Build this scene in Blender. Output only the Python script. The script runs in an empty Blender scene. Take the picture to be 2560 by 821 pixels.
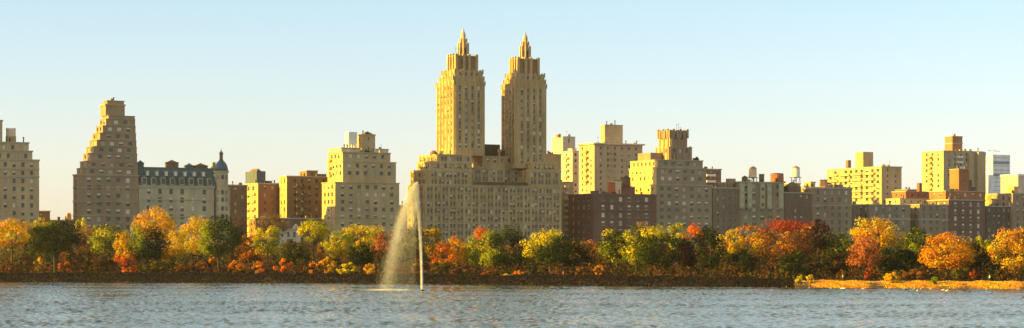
import bpy, math, random
import numpy as np
from mathutils import Vector, Matrix
random.seed(7); HAZE = 1; RS = np.random.RandomState(11)
sc = bpy.context.scene; COL = sc.collection
F = 5700.0; HOR = 650.0; EYE = 7.0; GZ = 3.0
A = math.radians(28); UX, UY = math.cos(A), math.sin(A); BX, BY = -math.sin(A), math.cos(A)
def kx(p): return (p-1280.0)/F
def interp(x, xs, ys): return float(np.interp(x, xs, ys))
# ------------------------------------------------------------ materials
def nt(name):
    m = bpy.data.materials.new(name); m.use_nodes = True; t = m.node_tree; t.nodes.clear()
    o = t.nodes.new('ShaderNodeOutputMaterial'); return m, t, o
def mat(name, col, rough=.85, amt=.5, scale=.35, metal=0, spec=.3, streak=True, coat=0):
    m, t, o = nt(name); N = t.nodes.new; L = t.links.new
    p = N('ShaderNodeBsdfPrincipled'); p.inputs['Roughness'].default_value = rough; p.inputs['Metallic'].default_value = metal
    p.inputs['Specular IOR Level'].default_value = spec; p.inputs['Coat Weight'].default_value = coat
    L(p.outputs[0], o.inputs[0])
    tc = N('ShaderNodeTexCoord')
    n1 = N('ShaderNodeTexNoise'); n1.inputs['Scale'].default_value = scale*.5; n1.inputs['Detail'].default_value = 9; n1.inputs['Roughness'].default_value = .65
    mp = N('ShaderNodeMapping'); mp.inputs['Scale'].default_value = (1, 1, .35 if streak else 1)
    L(tc.outputs['Object'], mp.inputs[0]); L(mp.outputs[0], n1.inputs[0])
    n2 = N('ShaderNodeTexNoise'); n2.inputs['Scale'].default_value = scale*7; n2.inputs['Detail'].default_value = 3
    L(tc.outputs['Object'], n2.inputs[0])
    ad = N('ShaderNodeMath'); ad.operation = 'MULTIPLY_ADD'; ad.inputs[1].default_value = .6; L(n2.outputs[0], ad.inputs[0]); L(n1.outputs[0], ad.inputs[2])
    r = N('ShaderNodeMapRange'); r.inputs[1].default_value = .45; r.inputs[2].default_value = 1.15
    r.inputs[3].default_value = 1-amt; r.inputs[4].default_value = 1+amt; L(ad.outputs[0], r.inputs[0])
    mx = N('ShaderNodeMix'); mx.data_type = 'RGBA'; mx.blend_type = 'MULTIPLY'; mx.inputs[0].default_value = 1
    mx.inputs[6].default_value = (*col, 1); L(r.outputs[0], mx.inputs[7]); L(mx.outputs[2], p.inputs['Base Color'])
    return m
MATS = {}
def M(key, *a, **k):
    if key not in MATS:
        c = a[0]; MATS[key] = mat(key, (min(c[0]*1.26, .8), min(c[1]*1.06, .78), min(c[2]*.86, .75)), *a[1:], **k)
    return MATS[key]
GLASS = mat('window_glass', (.02, .02, .02), .15, .3, .2, spec=.6)
BLIND = mat('window_blind', (.74, .66, .50), .5, .2, .5, spec=.5, coat=.4)
BLIND2 = mat('window_curtain', (.46, .40, .28), .6, .2, .5, spec=.4, coat=.3)
FRAME = mat('window_frame', (.30, .27, .21), .6, .15, .5)
DARKF = mat('window_frame_dark', (.06, .05, .045), .6, .15, .5)
TRIM = mat('pale_trim', (.42, .37, .27), .8, .2, .5)
WOOD = mat('tank_wood', (.20, .10, .055), .85, .3, .8)
WHITE = mat('white_paint', (.78, .74, .68), .6, .1, .4)
SLATE = mat('blue_slate', (.10, .13, .12), .6, .35, .8)
COPPER = mat('green_copper', (.09, .13, .16), .55, .25, .6)
METAL = mat('spire_metal', (.58, .52, .44), .35, .15, .8, metal=.5)
DARK = mat('dark_metal', (.05, .045, .045), .6, .2, .6)
BARK = mat('bark', (.055, .038, .028), .95, .3, 2.)
# leaf material: colour comes from the leaves' own colour attribute
LEAF, t, o = nt('leaves')
at = t.nodes.new('ShaderNodeAttribute'); at.attribute_name = 'leaf_colour'
d = t.nodes.new('ShaderNodeBsdfDiffuse'); tr = t.nodes.new('ShaderNodeBsdfTranslucent'); ms = t.nodes.new('ShaderNodeMixShader'); ms.inputs[0].default_value = .3
t.links.new(at.outputs['Color'], d.inputs[0]); t.links.new(at.outputs['Color'], tr.inputs[0])
t.links.new(d.outputs[0], ms.inputs[1]); t.links.new(tr.outputs[0], ms.inputs[2]); t.links.new(ms.outputs[0], o.inputs[0])
# spray
SPRAY, t, o = nt('water_spray')
d = t.nodes.new('ShaderNodeBsdfDiffuse'); d.inputs[0].default_value = (.93, .93, 1., 1); tr = t.nodes.new('ShaderNodeBsdfTranslucent'); tr.inputs[0].default_value = (.93, .93, 1., 1)
ms = t.nodes.new('ShaderNodeMixShader'); ms.inputs[0].default_value = .6
t.links.new(d.outputs[0], ms.inputs[1]); t.links.new(tr.outputs[0], ms.inputs[2]); t.links.new(ms.outputs[0], o.inputs[0])
# ------------------------------------------------------------ mesh helpers
class MB:
    def __init__(s): s.v = []; s.f = []; s.m = []
    def add(s, vs, fs, mi=0):
        b = len(s.v); s.v += [tuple(v) for v in vs]; s.f += [tuple(b+i for i in f) for f in fs]; s.m += [mi]*len(fs)
    def quad(s, a, b, c, d, mi=0): s.add([a, b, c, d], [(0, 1, 2, 3)], mi)
    def box(s, x0, x1, y0, y1, z0, z1, mi=0):
        s.add([(x0,y0,z0),(x1,y0,z0),(x1,y1,z0),(x0,y1,z0),(x0,y0,z1),(x1,y0,z1),(x1,y1,z1),(x0,y1,z1)],
              [(0,3,2,1),(4,5,6,7),(0,1,5,4),(1,2,6,5),(2,3,7,6),(3,0,4,7)], mi)
    def lathe(s, cx, cy, prof, n=8, mi=0, ph=0):
        vs = []; fs = []
        for r, z in prof:
            for i in range(n):
                a = ph+2*math.pi*i/n; vs.append((cx+r*math.cos(a), cy+r*math.sin(a), z))
        for j in range(len(prof)-1):
            for i in range(n):
                k = (i+1) % n; fs.append((j*n+i, j*n+k, (j+1)*n+k, (j+1)*n+i))
        fs.append(tuple(range(n-1, -1, -1))); fs.append(tuple((len(prof)-1)*n+i for i in range(n)))
        s.add(vs, fs, mi)
    def tube(s, p0, p1, r0, r1, n=6, mi=0):
        p0, p1 = Vector(p0), Vector(p1); d = (p1-p0).normalized(); a = d.orthogonal().normalized(); b = d.cross(a)
        vs = [p+(a*math.cos(2*math.pi*i/n)+b*math.sin(2*math.pi*i/n))*r for p, r in ((p0, r0), (p1, r1)) for i in range(n)]
        fs = [(i, (i+1) % n, n+(i+1) % n, n+i) for i in range(n)]+[tuple(range(n-1, -1, -1)), tuple(range(n, 2*n))]
        s.add(vs, fs, mi)
    def gable(s, x0, x1, y0, y1, z0, z1, mi=0):   # hipped roof
        cx = (x0+x1)/2; w = min((x1-x0)/2, (y1-y0)/2)*.9
        s.add([(x0,y0,z0),(x1,y0,z0),(x1,y1,z0),(x0,y1,z0),(cx,y0+w,z1),(cx,y1-w,z1)], [(0,1,4),(1,2,5,4),(2,3,5),(3,0,4,5),(0,3,2,1)], mi)
    def mesh(s, name, mats, smooth=False):
        me = bpy.data.meshes.new(name); me.from_pydata(s.v, [], s.f)
        for m in (mats if isinstance(mats, (list, tuple)) else [mats]): me.materials.append(m)
        me.polygons.foreach_set('material_index', s.m)
        if smooth: me.polygons.foreach_set('use_smooth', [True]*len(s.f))
        me.update(); return me
    def build(s, name, mats, parent=None, smooth=False):
        return link(name, s.mesh(name, mats, smooth), parent)
def link(name, me, parent=None):
    o = bpy.data.objects.new(name, me); COL.objects.link(o)
    if parent is not None: o.parent = parent
    return o
def tag(o, label=None, cat=None, group=None, kind=None):
    if label: o['label'] = label
    if cat: o['category'] = cat
    if group: o['group'] = group
    if kind: o['kind'] = kind
    return o
def empty(name, loc, rz=0):
    o = bpy.data.objects.new(name, None); COL.objects.link(o); o.location = loc; o.rotation_euler = (0, 0, rz); o.empty_display_size = .5; return o
# ------------------------------------------------------------ camera, light, sky
cam = bpy.data.cameras.new('camera'); co = bpy.data.objects.new('camera', cam); COL.objects.link(co)
co.location = (0, 0, EYE); co.rotation_euler = (math.pi/2, 0, 0)
cam.sensor_width = 36; cam.lens = F/2560*36; cam.shift_y = (HOR-410.5)/2560; cam.clip_start = 1; cam.clip_end = 30000
sc.camera = co
SEL = math.radians(15); SB = math.radians(13)      # sun elevation; degrees behind the picture plane's left
ts = Vector((-math.cos(SB)*math.cos(SEL), -math.sin(SB)*math.cos(SEL), math.sin(SEL)))
sl = bpy.data.lights.new('sun', 'SUN'); sl.energy = 5; sl.angle = math.radians(.5); sl.color = (1, .665, .04)
so = bpy.data.objects.new('sun', sl); COL.objects.link(so); so.rotation_euler = ts.to_track_quat('Z', 'Y').to_euler()
W = bpy.data.worlds.new('World'); sc.world = W; W.use_nodes = True; t = W.node_tree; t.nodes.clear()
N = t.nodes.new; L = t.links.new
ow = N('ShaderNodeOutputWorld'); bg = N('ShaderNodeBackground'); bg.inputs[1].default_value = .085
sk = N('ShaderNodeTexSky'); sk.sky_type = 'NISHITA'; sk.sun_disc = False; sk.sun_elevation = SEL
sk.sun_rotation = math.atan2(ts.x, ts.y) % (2*math.pi); sk.air_density = 1.; sk.dust_density = .6; sk.ozone_density = 1.2
# sky white balance: cream horizon, pale cyan above; overhead, added warm fill for walls
tc = N('ShaderNodeTexCoord'); sx = N('ShaderNodeSeparateXYZ'); L(tc.outputs['Generated'], sx.inputs[0])
rp = N('ShaderNodeValToRGB'); L(sx.outputs[2], rp.inputs[0])
e = rp.color_ramp.elements
e[0].position = 0.; e[0].color = (1.02, 1.02, 1.40, 1); e[1].position = 1.; e[1].color = (2.15, 1.6, 1.02, 1)
for ps_, c_ in ((.06, (.97, .95, 1.16)), (.115, (.92, .96, 1.08)), (.19, (1.33, 1.15, .92)), (.35, (1.8, 1.42, .97))):
    q = e.new(ps_); q.color = (*c_, 1)
mx = N('ShaderNodeMix'); mx.data_type = 'RGBA'; mx.blend_type = 'MULTIPLY'; mx.inputs[0].default_value = 1
L(sk.outputs[0], mx.inputs[6]); L(rp.outputs[0], mx.inputs[7]); L(mx.outputs[2], bg.inputs[0]); L(bg.outputs[0], ow.inputs[0])
vs = sc.view_settings; vs.view_transform = 'Standard'; vs.look = 'None'; vs.exposure = 1.36; vs.gamma = 1; vs.use_curve_mapping = False
sc.render.engine = 'CYCLES'; sc.cycles.max_bounces = 5; sc.cycles.transparent_max_bounces = 8; sc.cycles.use_denoising = True
# ------------------------------------------------------------ windows
def window_mb(w, h, var, rec=.22, dark=False):
    """local: x along the wall, -y outwards, origin at the opening's lower middle"""
    m = MB(); x = w/2; fr = .09; y = rec
    split = {'g': 1, 'h': .5, 'q': .72, 'b': 0, 'c': 0, 'a': .6}[var]; zs = h*split; bi = 3 if var == 'c' else 2
    if zs > 0: m.quad((-x, y, 0), (x, y, 0), (x, y, zs), (-x, y, zs), 1)
    if zs < h: m.quad((-x, y, zs), (x, y, zs), (x, y, h), (-x, y, h), bi)
    for a in ((-x, -x+fr, 0, h), (x-fr, x, 0, h), (-x+fr, x-fr, 0, fr), (-x+fr, x-fr, h-fr, h), (-x+fr, x-fr, h*.5-.03, h*.5+.03)):
        m.box(a[0], a[1], y-.05, y-.004, a[2], a[3], 0)
    if w > 1.8: m.box(-.04, .04, y-.05, y-.004, fr, h*.5-.03, 0)
    m.box(-x-.08, x+.08, -.1, y-.06, -.14, -.003, 4)                # sill
    if var == 'a': m.box(-.32, .32, -.32, y-.06, .0, .42, 5)
    return m
WM = {}
def winmesh(w, h, var, dark, sill):
    k = (round(w, 2), round(h, 2), var, dark, sill.name)
    if k not in WM:
        mb = window_mb(w, h, var); WM[k] = (mb, mb.mesh('window', [DARKF if dark else FRAME, GLASS, BLIND, BLIND2, sill, DARK]))
    return WM[k]
def rect_open(m, O, ex, nn, Wd, z0, z1, xs, zs, rec=.22, mi=0, ms_=None):
    """a wall face with real openings; O corner, ex unit along, nn outward"""
    P = lambda a, z, dpt=0: (O[0]+ex[0]*a-nn[0]*dpt, O[1]+ex[1]*a-nn[1]*dpt, z)
    zs = [q for q in zs if q[0] > z0 and q[1] < z1]; xs = [q for q in xs if q[0] > 0 and q[1] < Wd]
    cx = [0]+[c for q in xs for c in q]+[Wd]; cz = [z0]+[c for q in zs for c in q]+[z1]
    if not xs or not zs: m.quad(P(0, z0), P(Wd, z0), P(Wd, z1), P(0, z1), mi); return
    for i in range(len(cx)-1):
        a, b = cx[i], cx[i+1]
        if i % 2 == 0: m.quad(P(a, z0), P(b, z0), P(b, z1), P(a, z1), mi); continue
        for j in range(len(cz)-1):
            c, d2 = cz[j], cz[j+1]
            if j % 2 == 0:
                k_ = ms_ if ms_ is not None and 0 < j < len(cz)-2 else mi; m.quad(P(a, c), P(b, c), P(b, d2), P(a, d2), k_)
            else:
                m.quad(P(a, c), P(a, c, rec), P(a, d2, rec), P(a, d2), mi); m.quad(P(b, c, rec), P(b, c), P(b, d2), P(b, d2, rec), mi)
                m.quad(P(a, c), P(b, c), P(b, c, rec), P(a, c, rec), mi); m.quad(P(a, d2, rec), P(b, d2, rec), P(b, d2), P(a, d2), mi)
class Bld:
    def __init__(s, name, label, xc, D, wall, sill=None, dark=False, light=.25, cat='building', group=None, seed=None):
        k = kx(xc); px = kx(1061)*950+D*BX; py = 950+D*BY
        tt = (k*py-px)/(UX-k*UY); s.cx = px+tt*UX; s.cy = py+tt*UY
        s.root = empty(name, (s.cx, s.cy, GZ), A); tag(s.root, label, cat, group)
        s.wall = MB(); s.wallm = [wall]; s.wins = []; s.sill = sill or wall; s.dark = dark; s.light = light; s.sp = None; s.trims = []; s.blocks = []; s.trimm = TRIM
        s.parts = {}; s.rng = random.Random(seed if seed is not None else int(xc)); s.bal = []
    def u(s, p, v=0):
        k = kx(p); return (k*(s.cy+v*BY)-(s.cx+v*BX))/(UX-k*UY)
    def v(s, p, u=0):
        k = kx(p); return (k*(s.cy+u*UY)-(s.cx+u*UX))/(BX-k*BY)
    def z(s, y, u=0, v=0): return EYE+(HOR-y)/F*(s.cy+u*UY+v*BY)-GZ
    def mi(s, m):
        if m not in s.wallm: s.wallm.append(m)
        return s.wallm.index(m)
    def block(s, xl, xc, xr, yt, d=0, z0=0, dep=None, win=(3.4, 1.25, 1.7, 3.1), wl=True, pier=0, corn=.5, top=1.0, m=None, pairs=False, lit=None, winl=None, skipf=(), solidleft=False, ml=None, zb=None):
        u0 = s.u(xc, d); u1 = s.u(xr, d); v0 = d
        v1 = s.v(xl, u0) if dep is None else v0+dep
        v1 = max(v1, v0+1.5)
        z1 = s.z(yt, u0, v0); mi = s.mi(m) if m else 0
        W_ = s.wall; zmin = s.z(632, u0, v0) if zb is None else zb
        def spec(wn, Wd):
            if not wn: return [], []
            pitch, ww, wh, fh = wn[:4]; n = max(1, int((Wd-1.0)/pitch)); mg = (Wd-n*pitch)/2; xs = []
            for i in range(n):
                c = mg+(i+.5)*pitch
                if pairs and ww*2+.5 < pitch: xs += [(c-.2-ww, c-.2), (c+.2, c+.2+ww)]
                elif ww < pitch-.2: xs.append((c-ww/2, c+ww/2))
            xs = [q for q in xs if q[0] > .25 and q[1] < Wd-.25]
            zs = []; zt = z1-top
            while zt-wh > max(z0+.4, zmin): zs.append((zt-wh, zt)); zt -= fh
            return xs, sorted(zs)
        fx, fz = spec(win, u1-u0); rect_open(W_, (u0, v0), (1, 0), (0, -1), u1-u0, z0, z1, fx, fz, mi=mi, ms_=s.mi(s.sp) if s.sp else None); mli = s.mi(ml) if ml else mi
        lx, lz = spec((winl or win) if wl else None, v1-v0); rect_open(W_, (u0, v1), (0, -1), (-1, 0), v1-v0, z0, z1, lx, lz, mi=mli, ms_=s.mi(s.sp) if s.sp and not ml else None)
        W_.quad((u1, v0, z0), (u1, v1, z0), (u1, v1, z1), (u1, v0, z1), mi); W_.quad((u1, v1, z0), (u0, v1, z0), (u0, v1, z1), (u1, v1, z1), mi)
        W_.quad((u0, v0, z1), (u1, v0, z1), (u1, v1, z1), (u0, v1, z1), mi)
        for a, b in fz:
            for q in fx: s.wins.append((((q[0]+q[1])/2+u0, v0, a), 0, q[1]-q[0], b-a))
        for a, b in lz:
            for q in lx: s.wins.append(((u0, v1-(q[0]+q[1])/2, a), -math.pi/2, q[1]-q[0], b-a))
        if pier:
            def piers(xs, Wd, put):
                e = [0]+[c for q in xs for c in q]+[Wd]
                for i in range(0, len(e)-1, 2):
                    if e[i+1]-e[i] > .5:
                        c = (e[i]+e[i+1])/2; hw = min(.45, (e[i+1]-e[i])*.33); put(c-hw, c+hw)
            piers(fx, u1-u0, lambda a, b: W_.box(u0+a, u0+b, v0-pier, v0-.003, z0+.01, z1+.5, mi))
            piers(lx, v1-v0, lambda a, b: W_.box(u0-pier, u0-.003, v1-b, v1-a, z0+.01, z1+.5, mi))
        if corn:
            T = MB(); s.trims.append(('cornice', T)); c = corn; ov = .22+.1*c
            T.box(u0-ov, u1+ov, v0-ov, v0-.004, z1-c*.5, z1+c*.5); T.box(u0-ov, u0-.004, v0-.003, v1+ov, z1-c*.5, z1+c*.5)
            T.box(u1+.004, u1+ov, v0-.003, v1+ov, z1-c*.5, z1+c*.5)
        q = dict(u0=u0, u1=u1, v0=v0, v1=v1, z1=z1, z0=z0, fx=fx, fz=fz); s.blocks.append(q); return q
    def band(s, b, y, h=.5, ov=.25, m=None):
        z = s.z(y, b['u0'], b['v0']); T = MB(); s.trims.append(('band_course', T))
        T.box(b['u0']-ov, b['u1']+ov*.5, b['v0']-ov, b['v0']-.006, z, z+h); T.box(b['u0']-ov, b['u0']-.006, b['v0']-.005, b['v1'], z, z+h)
    def balconies(s, b, p0, p1, y0, y1, fh=3., dep=1.3, face='f', m=None, n=1, solid=True):
        """stack(s) of balconies between px p0..p1 on front or left face"""
        m = m or WHITE
        if face == 'f': a0, a1 = s.u(p0, b['v0']), s.u(p1, b['v0'])
        else: a0, a1 = sorted((s.v(p0, b['u0']), s.v(p1, b['u0'])))
        zt = s.z(y0, b['u0'], b['v0']); zb = s.z(y1, b['u0'], b['v0']); w = (a1-a0)/n
        mb = MB(); ww = w*.86
        mb.box(-ww/2, ww/2, -dep, -.01, 0, .18); 
        if solid: mb.box(-ww/2, ww/2, -dep, -dep+.1, .181, 1.05)
        else: 
            mb.box(-ww/2, ww/2, -dep, -dep+.06, .95, 1.05)
            for i in range(7): mb.box(-ww/2+i*(ww-.06)/6, -ww/2+i*(ww-.06)/6+.06, -dep, -dep+.05, .181, .949)
        mb.box(-ww/2, -ww/2+.1, -dep+.101, -.01, .181, 1.0); mb.box(ww/2-.1, ww/2, -dep+.101, -.01, .181, 1.0)
        me = mb.mesh('balcony', m); z = zt-fh
        while z > zb:
            for i in range(n):
                c = a0+(i+.5)*w; o = link('balcony', me, s.root)
                if face == 'f': o.location = (c, b['v0'], z)
                else: o.location = (b['u0'], c, z); o.rotation_euler = (0, 0, -math.pi/2)
            z -= fh
    def part(s, name, mb, mats, smooth=False): return mb.build(name, mats, s.root, smooth)
    def clutter(s):
        R = random.Random(int(abs(s.cx)*7)+3)
        for q in s.blocks:
            w = q['u1']-q['u0']
            if w < 5 or s.root['label'].startswith(('grand', 'distant', 'small pale')): continue
            for i in range(int(w/4.5)+1):
                u = R.uniform(q['u0']+1, q['u1']-1); v = q['v0']+R.uniform(.8, max(1.0, min(5, q['v1']-q['v0']-1)))
                if any(o is not q and o['z1'] > q['z1']+.1 and o['u0']-1 < u < o['u1']+1 and o['v0']-1 < v < o['v1']+1 for o in s.blocks): continue
                k = R.random(); z = q['z1']+.005; m = MB()
                if k < .3: h = R.uniform(.9, 1.7); m.box(u-R.uniform(.4, 1.1), u+R.uniform(.4, 1.1), v-.5, v+.5, z, z+h); nm = 'roof_bulkhead'
                elif k < .55: h = R.uniform(1.0, 2.0); m.lathe(u, v, [(.22, z), (.22, z+h), (.38, z+h+.02), (.38, z+h+.3), (.05, z+h+.5)], 8); nm = 'roof_vent'
                elif k < .72: h = R.uniform(2, 4.5); m.tube((u, v, z), (u, v, z+h), .07, .05, 5); m.tube((u-.6, v, z+h*.8), (u+.6, v, z+h*.8), .05, .05, 4); nm = 'antenna'
                elif k < .86: h = R.uniform(.9, 1.6); m.box(u-.35, u+.35, v-.35, v+.35, z, z+h); m.box(u-.45, u+.45, v-.45, v+.45, z+h+.003, z+h+.15); nm = 'chimney'
                else:
                    for j in range(6): m.lathe(u+R.uniform(-1, 1), v+R.uniform(-.3, .3), [(.15, z), (.45, z+R.uniform(.4, .9)), (.1, z+R.uniform(1., 1.5))], 6)
                    nm = 'terrace_shrub'
                m.build(nm, {'roof_bulkhead': s.wallm[0], 'roof_vent': DARK, 'antenna': DARK, 'chimney': BRK, 'terrace_shrub': SHRUB}[nm], s.root)
    def done(s, trimmat=None):
        s.wall.build('wall', s.wallm, s.root)
        for nm, T in s.trims: T.build(nm, trimmat or s.trimm, s.root)
        s.clutter()
        R = s.rng; items = []
        for (p, r, w, h) in s.wins:
            x = R.random(); Lf = s.light
            var = R.choice('bq') if x < Lf*.6 else ('h' if x < Lf else ('c' if x < Lf+.12 else ('a' if x < Lf+.2 else 'g')))
            if w < .8 and var == 'a': var = 'g'
            uu, vv = p[0], p[1]; Yw = s.cy+uu*UY+vv*BY; Xw = s.cx+uu*UX+vv*BX
            nx, ny = ((UY, -UX) if r == 0 else (-UX, -UY)); vis = -(nx*Xw+ny*Yw)/math.hypot(Xw, Yw)
            items.append((-w*h*max(vis, .01)/Yw**2*(1 if p[2] > s.z(600, uu, vv) else .3), p, r, w, h, var))
        items.sort(key=lambda q: q[0]); rest = MB()
        for i, (_, p, r, w, h, var) in enumerate(items):
            mb, me = winmesh(w, h, var, s.dark, s.sill)
            if i < 100:
                o = link('window', me, s.root); o.location = p; o.rotation_euler = (0, 0, r)
            else:
                c, sn = math.cos(r), math.sin(r); b = len(rest.v)
                rest.v += [(p[0]+x*c-y*sn, p[1]+x*sn+y*c, p[2]+z) for x, y, z in mb.v]
                rest.f += [tuple(b+j for j in f) for f in mb.f]; rest.m += mb.m
        if rest.v:
            o = rest.build('window', [DARKF if s.dark else FRAME, GLASS, BLIND, BLIND2, s.sill, DARK], s.root); o['kind'] = 'stuff'
    def world(s, u, v, z): return (s.cx+u*UX+v*BX, s.cy+u*UY+v*BY, GZ+z)
def water_tower(loc, r, h, leg, label, wood=None, roof=None, cone=.5, shape='round'):
    wood = wood or WOOD; roof = roof or DARK
    o = empty('water_tower', loc, A); tag(o, label, 'water tower')
    m = MB(); m.lathe(0, 0, [(r, leg), (r*1.0, leg+h*.5), (r*.96, leg+h)], 14); m.build('tank', wood, o)
    for k in (1, 2, 3):
        pass
    m = MB(); m.lathe(0, 0, [(r*1.06, leg+h+.01), (r*1.0, leg+h+.12), (.12, leg+h+cone*r+.12)], 14); m.build('roof', roof, o)
    m = MB(); m.box(-r, r, -r, r, leg-.25, leg-.01); m.build('platform', DARK, o)
    for a in (-1, 1):
        for b in (-1, 1):
            m = MB(); m.tube((a*r*.75, b*r*.75, 0), (a*r*.7, b*r*.7, leg-.26), .16, .14); m.build('leg', DARK, o)
    m = MB()
    for a in (-1, 1): m.tube((-r*.7, a*r*.7, .1), (r*.7, a*r*.7, leg-.35), .07, .07); m.tube((r*.7, a*r*.75, .1), (-r*.7, a*r*.75, leg-.35), .07, .07)
    m.build('brace', DARK, o)
    return o
BRK = mat('roof_brick', (.20, .12, .08)); SHRUB = mat('terrace_leaf', (.05, .06, .02), .9, .4, 2)
#BUILDINGS
exec_buildings = True
# wall colours
tan = M('tan_brick', (.35, .275, .165)); lime = M('limestone', (.40, .335, .23)); grey = M('grey_brick', (.27, .225, .155)); greyb = M('grey_brown_brick', (.265, .215, .165))
brown = M('brown_brick', (0.187, 0.1265, 0.088)); red = M('red_brick', (.20, .125, .095)); dred = M('dark_red_brick', (0.1562, 0.0938, 0.0775)); sun_flank = M('sun_brightened_flank', (.46, .36, .20)); orange = M('orange_brick', (.40, .19, .085))  # flank colour has the sunlight put in, brighter than the same walls' fronts
beige = M('beige_brick', (.37, .32, .24)); pale = M('pale_brick', (.52, .47, .41)); greenst = M('weathered_stone', (.40, .385, .29)); dgrey = M('sooty_brick', (.13, .11, .095)); darkb = M('dark_brick', (0.1235, 0.0975, 0.0806))

# 1 block at the left edge
b = Bld('apartment_building', 'pale tan stepped apartment block cut off by the left edge, water tank on its roof', -60, 0, lime, light=.25)
B0 = b.block(None, -140, 98, 396, dep=22, pairs=False); b.band(B0, 440); b.band(B0, 420, .3)
B1 = b.block(None, -130, 81, 374, d=2, dep=16, z0=B0['z1']); B2 = b.block(None, -120, 72, 353, d=4, dep=14, z0=B1['z1'])
B3 = b.block(None, -60, 6, 300, d=6, dep=8, z0=B2['z1'], win=None)
m = MB(); u, v = b.u(30, 6), 6; zz = B2['z1']; m.box(u-1.6, u+1.6, v, v+3.2, zz, zz+2.6); b.part('plinth', m, tan)
b.done()
o = empty('water_tank', b.world(u, v+1.6, zz+2.6), A); tag(o, 'pink-white screened water tank on the leftmost roof', 'water tank')
m = MB(); r = 1.7
for i in range(14):
    a = 2*math.pi*i/14; m.box(r*math.cos(a)-.12, r*math.cos(a)+.12, r*math.sin(a)-.12, r*math.sin(a)+.12, 0, 3.1)
m.build('screen', M('pink_screen', (.70, .52, .45)), o); m = MB(); m.lathe(0, 0, [(1.35, 0), (1.35, 2.9)], 12); m.build('tank', WHITE, o)
# low ones in the gap
b = Bld('low_building', 'low dark red brick building seen in the gap right of the leftmost block', 90, 60, red, light=.1)
b.block(None, 60, 125, 528, dep=14, corn=.4); b.done()
b = Bld('low_building', 'low roof with an orange chimney in the gap beside the stepped tower', 125, 90, brown, light=.1)
q = b.block(None, 110, 200, 551, dep=14, corn=.3); m = MB(); u = b.u(173, 2); m.box(u-1, u+1, 2, 4, q['z1'], q['z1']+2.6); m.box(u-.7, u+.7, 2.3, 3.7, q['z1']+2.601, q['z1']+3.2); b.part('chimney', m, M('chimney_brick', (.6, .33, .2))); b.done()
# 2 stepped tower
b = Bld('apartment_tower', 'tall grey brick tower with terraces stepping up its left side to a narrow top', 196, 0, greyb, TRIM, light=.42)
B0 = b.block(183, 196, 346, 437, win=(3.9, 1.7, 1.8, 3.05), winl=(3.2, 1.3, 1.8, 3.05)); b.band(B0, 470, .4); b.band(B0, 505, .4); b.band(B0, 541, .4)
z = B0['z1']; d = .6
steps = [(192, 207, 345, 420), (200, 216, 344, 403), (208, 226, 343, 383), (215, 234, 342, 366), (223, 242, 341, 350), (230, 250, 340, 332), (239, 257, 339, 314), (248, 265, 338, 297), (256, 271, 337, 289)]
for i, (a, c, r_, y) in enumerate(steps):
    q = b.block(a, c, r_, y, d=d, z0=z, win=(3.7, 1.8, 1.5, 3.05), top=.55, corn=.12, dep=None, zb=-99)
    z = q['z1']; d += .45
B5 = b.block(None, 264, 312, 262, d=6, dep=7, z0=z, win=(5, 3, 3.2, 9), top=1.2, corn=.6); B6 = b.block(None, 268, 310, 252, d=7, dep=5, z0=B5['z1'], win=None, corn=.3)
b.done(M('grey_trim', (.34, .29, .2)))
# 3 mansard building
b = Bld('mansard_building', 'grand stone apartment house with a blue slate mansard roof and a domed corner turret', 347, 0, greenst, TRIM, light=.3)
B0 = b.block(None, 347, 535, 466, dep=26, win=(4.6, 1.5, 2.0, 3.3), top=.9, corn=.9); b.band(B0, 500, .35); b.band(B0, 543, .45)
u0, u1, z1 = B0['u0'], B0['u1'], B0['z1']; zt = b.z(420, u0, 5)
m = MB(); m.add([(u0-.1, -.1, z1+.5), (u1+1, -.1, z1+.5), (u1+1, 26, z1+.5), (u0-.1, 26, z1+.5), (u0+1.5, 4.4, zt), (u1+1, 4.4, zt), (u1+1, 22, zt), (u0+1.5, 22, zt)],
    [(0, 1, 5, 4), (1, 2, 6, 5), (2, 3, 7, 6), (3, 0, 4, 7), (4, 5, 6, 7)]); m.box(u0+1.3, u1+1.1, 4.2, 4.5, zt-.2, zt+.4); b.part('mansard_roof', m, SLATE)
n = 8
for i in range(n):
    c = u0+2.2+(u1-u0-4)*i/(n-1)
    m = MB(); m.box(c-1.0, c+1.0, -.2, 4, z1+.6, z1+3.6, 0); m.box(c-.75, c+.75, -.26, -.203, z1+1.0, z1+3.2, 1); m.gable(c-1.15, c+1.15, -.35, 4, z1+3.605, z1+4.5, 2); b.part('dormer', m, [greenst, GLASS, SLATE])
    if i < n-1:
        c += (u1-u0-4)/(n-1)/2; m = MB(); m.box(c-.65, c+.65, 1.6, 4.2, z1+4.2, z1+6.2, 0); m.box(c-.5, c+.5, 1.54, 1.597, z1+4.4, z1+5.9, 1); b.part('dormer', m, [TRIM, BLIND])
for p, w_, y_ in ((353, 1.1, 409), (432, 2.4, 408), (475, 1.6, 416), (504, 2.6, 416)):
    c = b.u(p, 6); m = MB(); m.box(c-w_, c+w_, 6, 8.5, zt+.01, b.z(y_, c, 6)); m.box(c-w_-.15, c+w_+.15, 5.85, 8.65, b.z(y_, c, 6)+.003, b.z(y_, c, 6)+.35); m.gable(c-w_*.8, c+w_*.8, 6, 8.5, b.z(y_, c, 6)+.36, b.z(y_, c, 6)+1.3); b.part('chimney' if w_ < 1.5 else 'roof_dormer', m, [brown if w_ > 2 else SLATE])
uc = b.u(553, 1.5); R_ = 2.75; zw = b.z(432, uc, 1.5)
m = MB(); m.lathe(uc, 1.5, [(R_, 0), (R_, zw)], 20); m.lathe(uc, 1.5, [(R_+.35, zw+.01), (R_+.35, zw+.6)], 20); b.part('turret', m, greenst)
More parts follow.
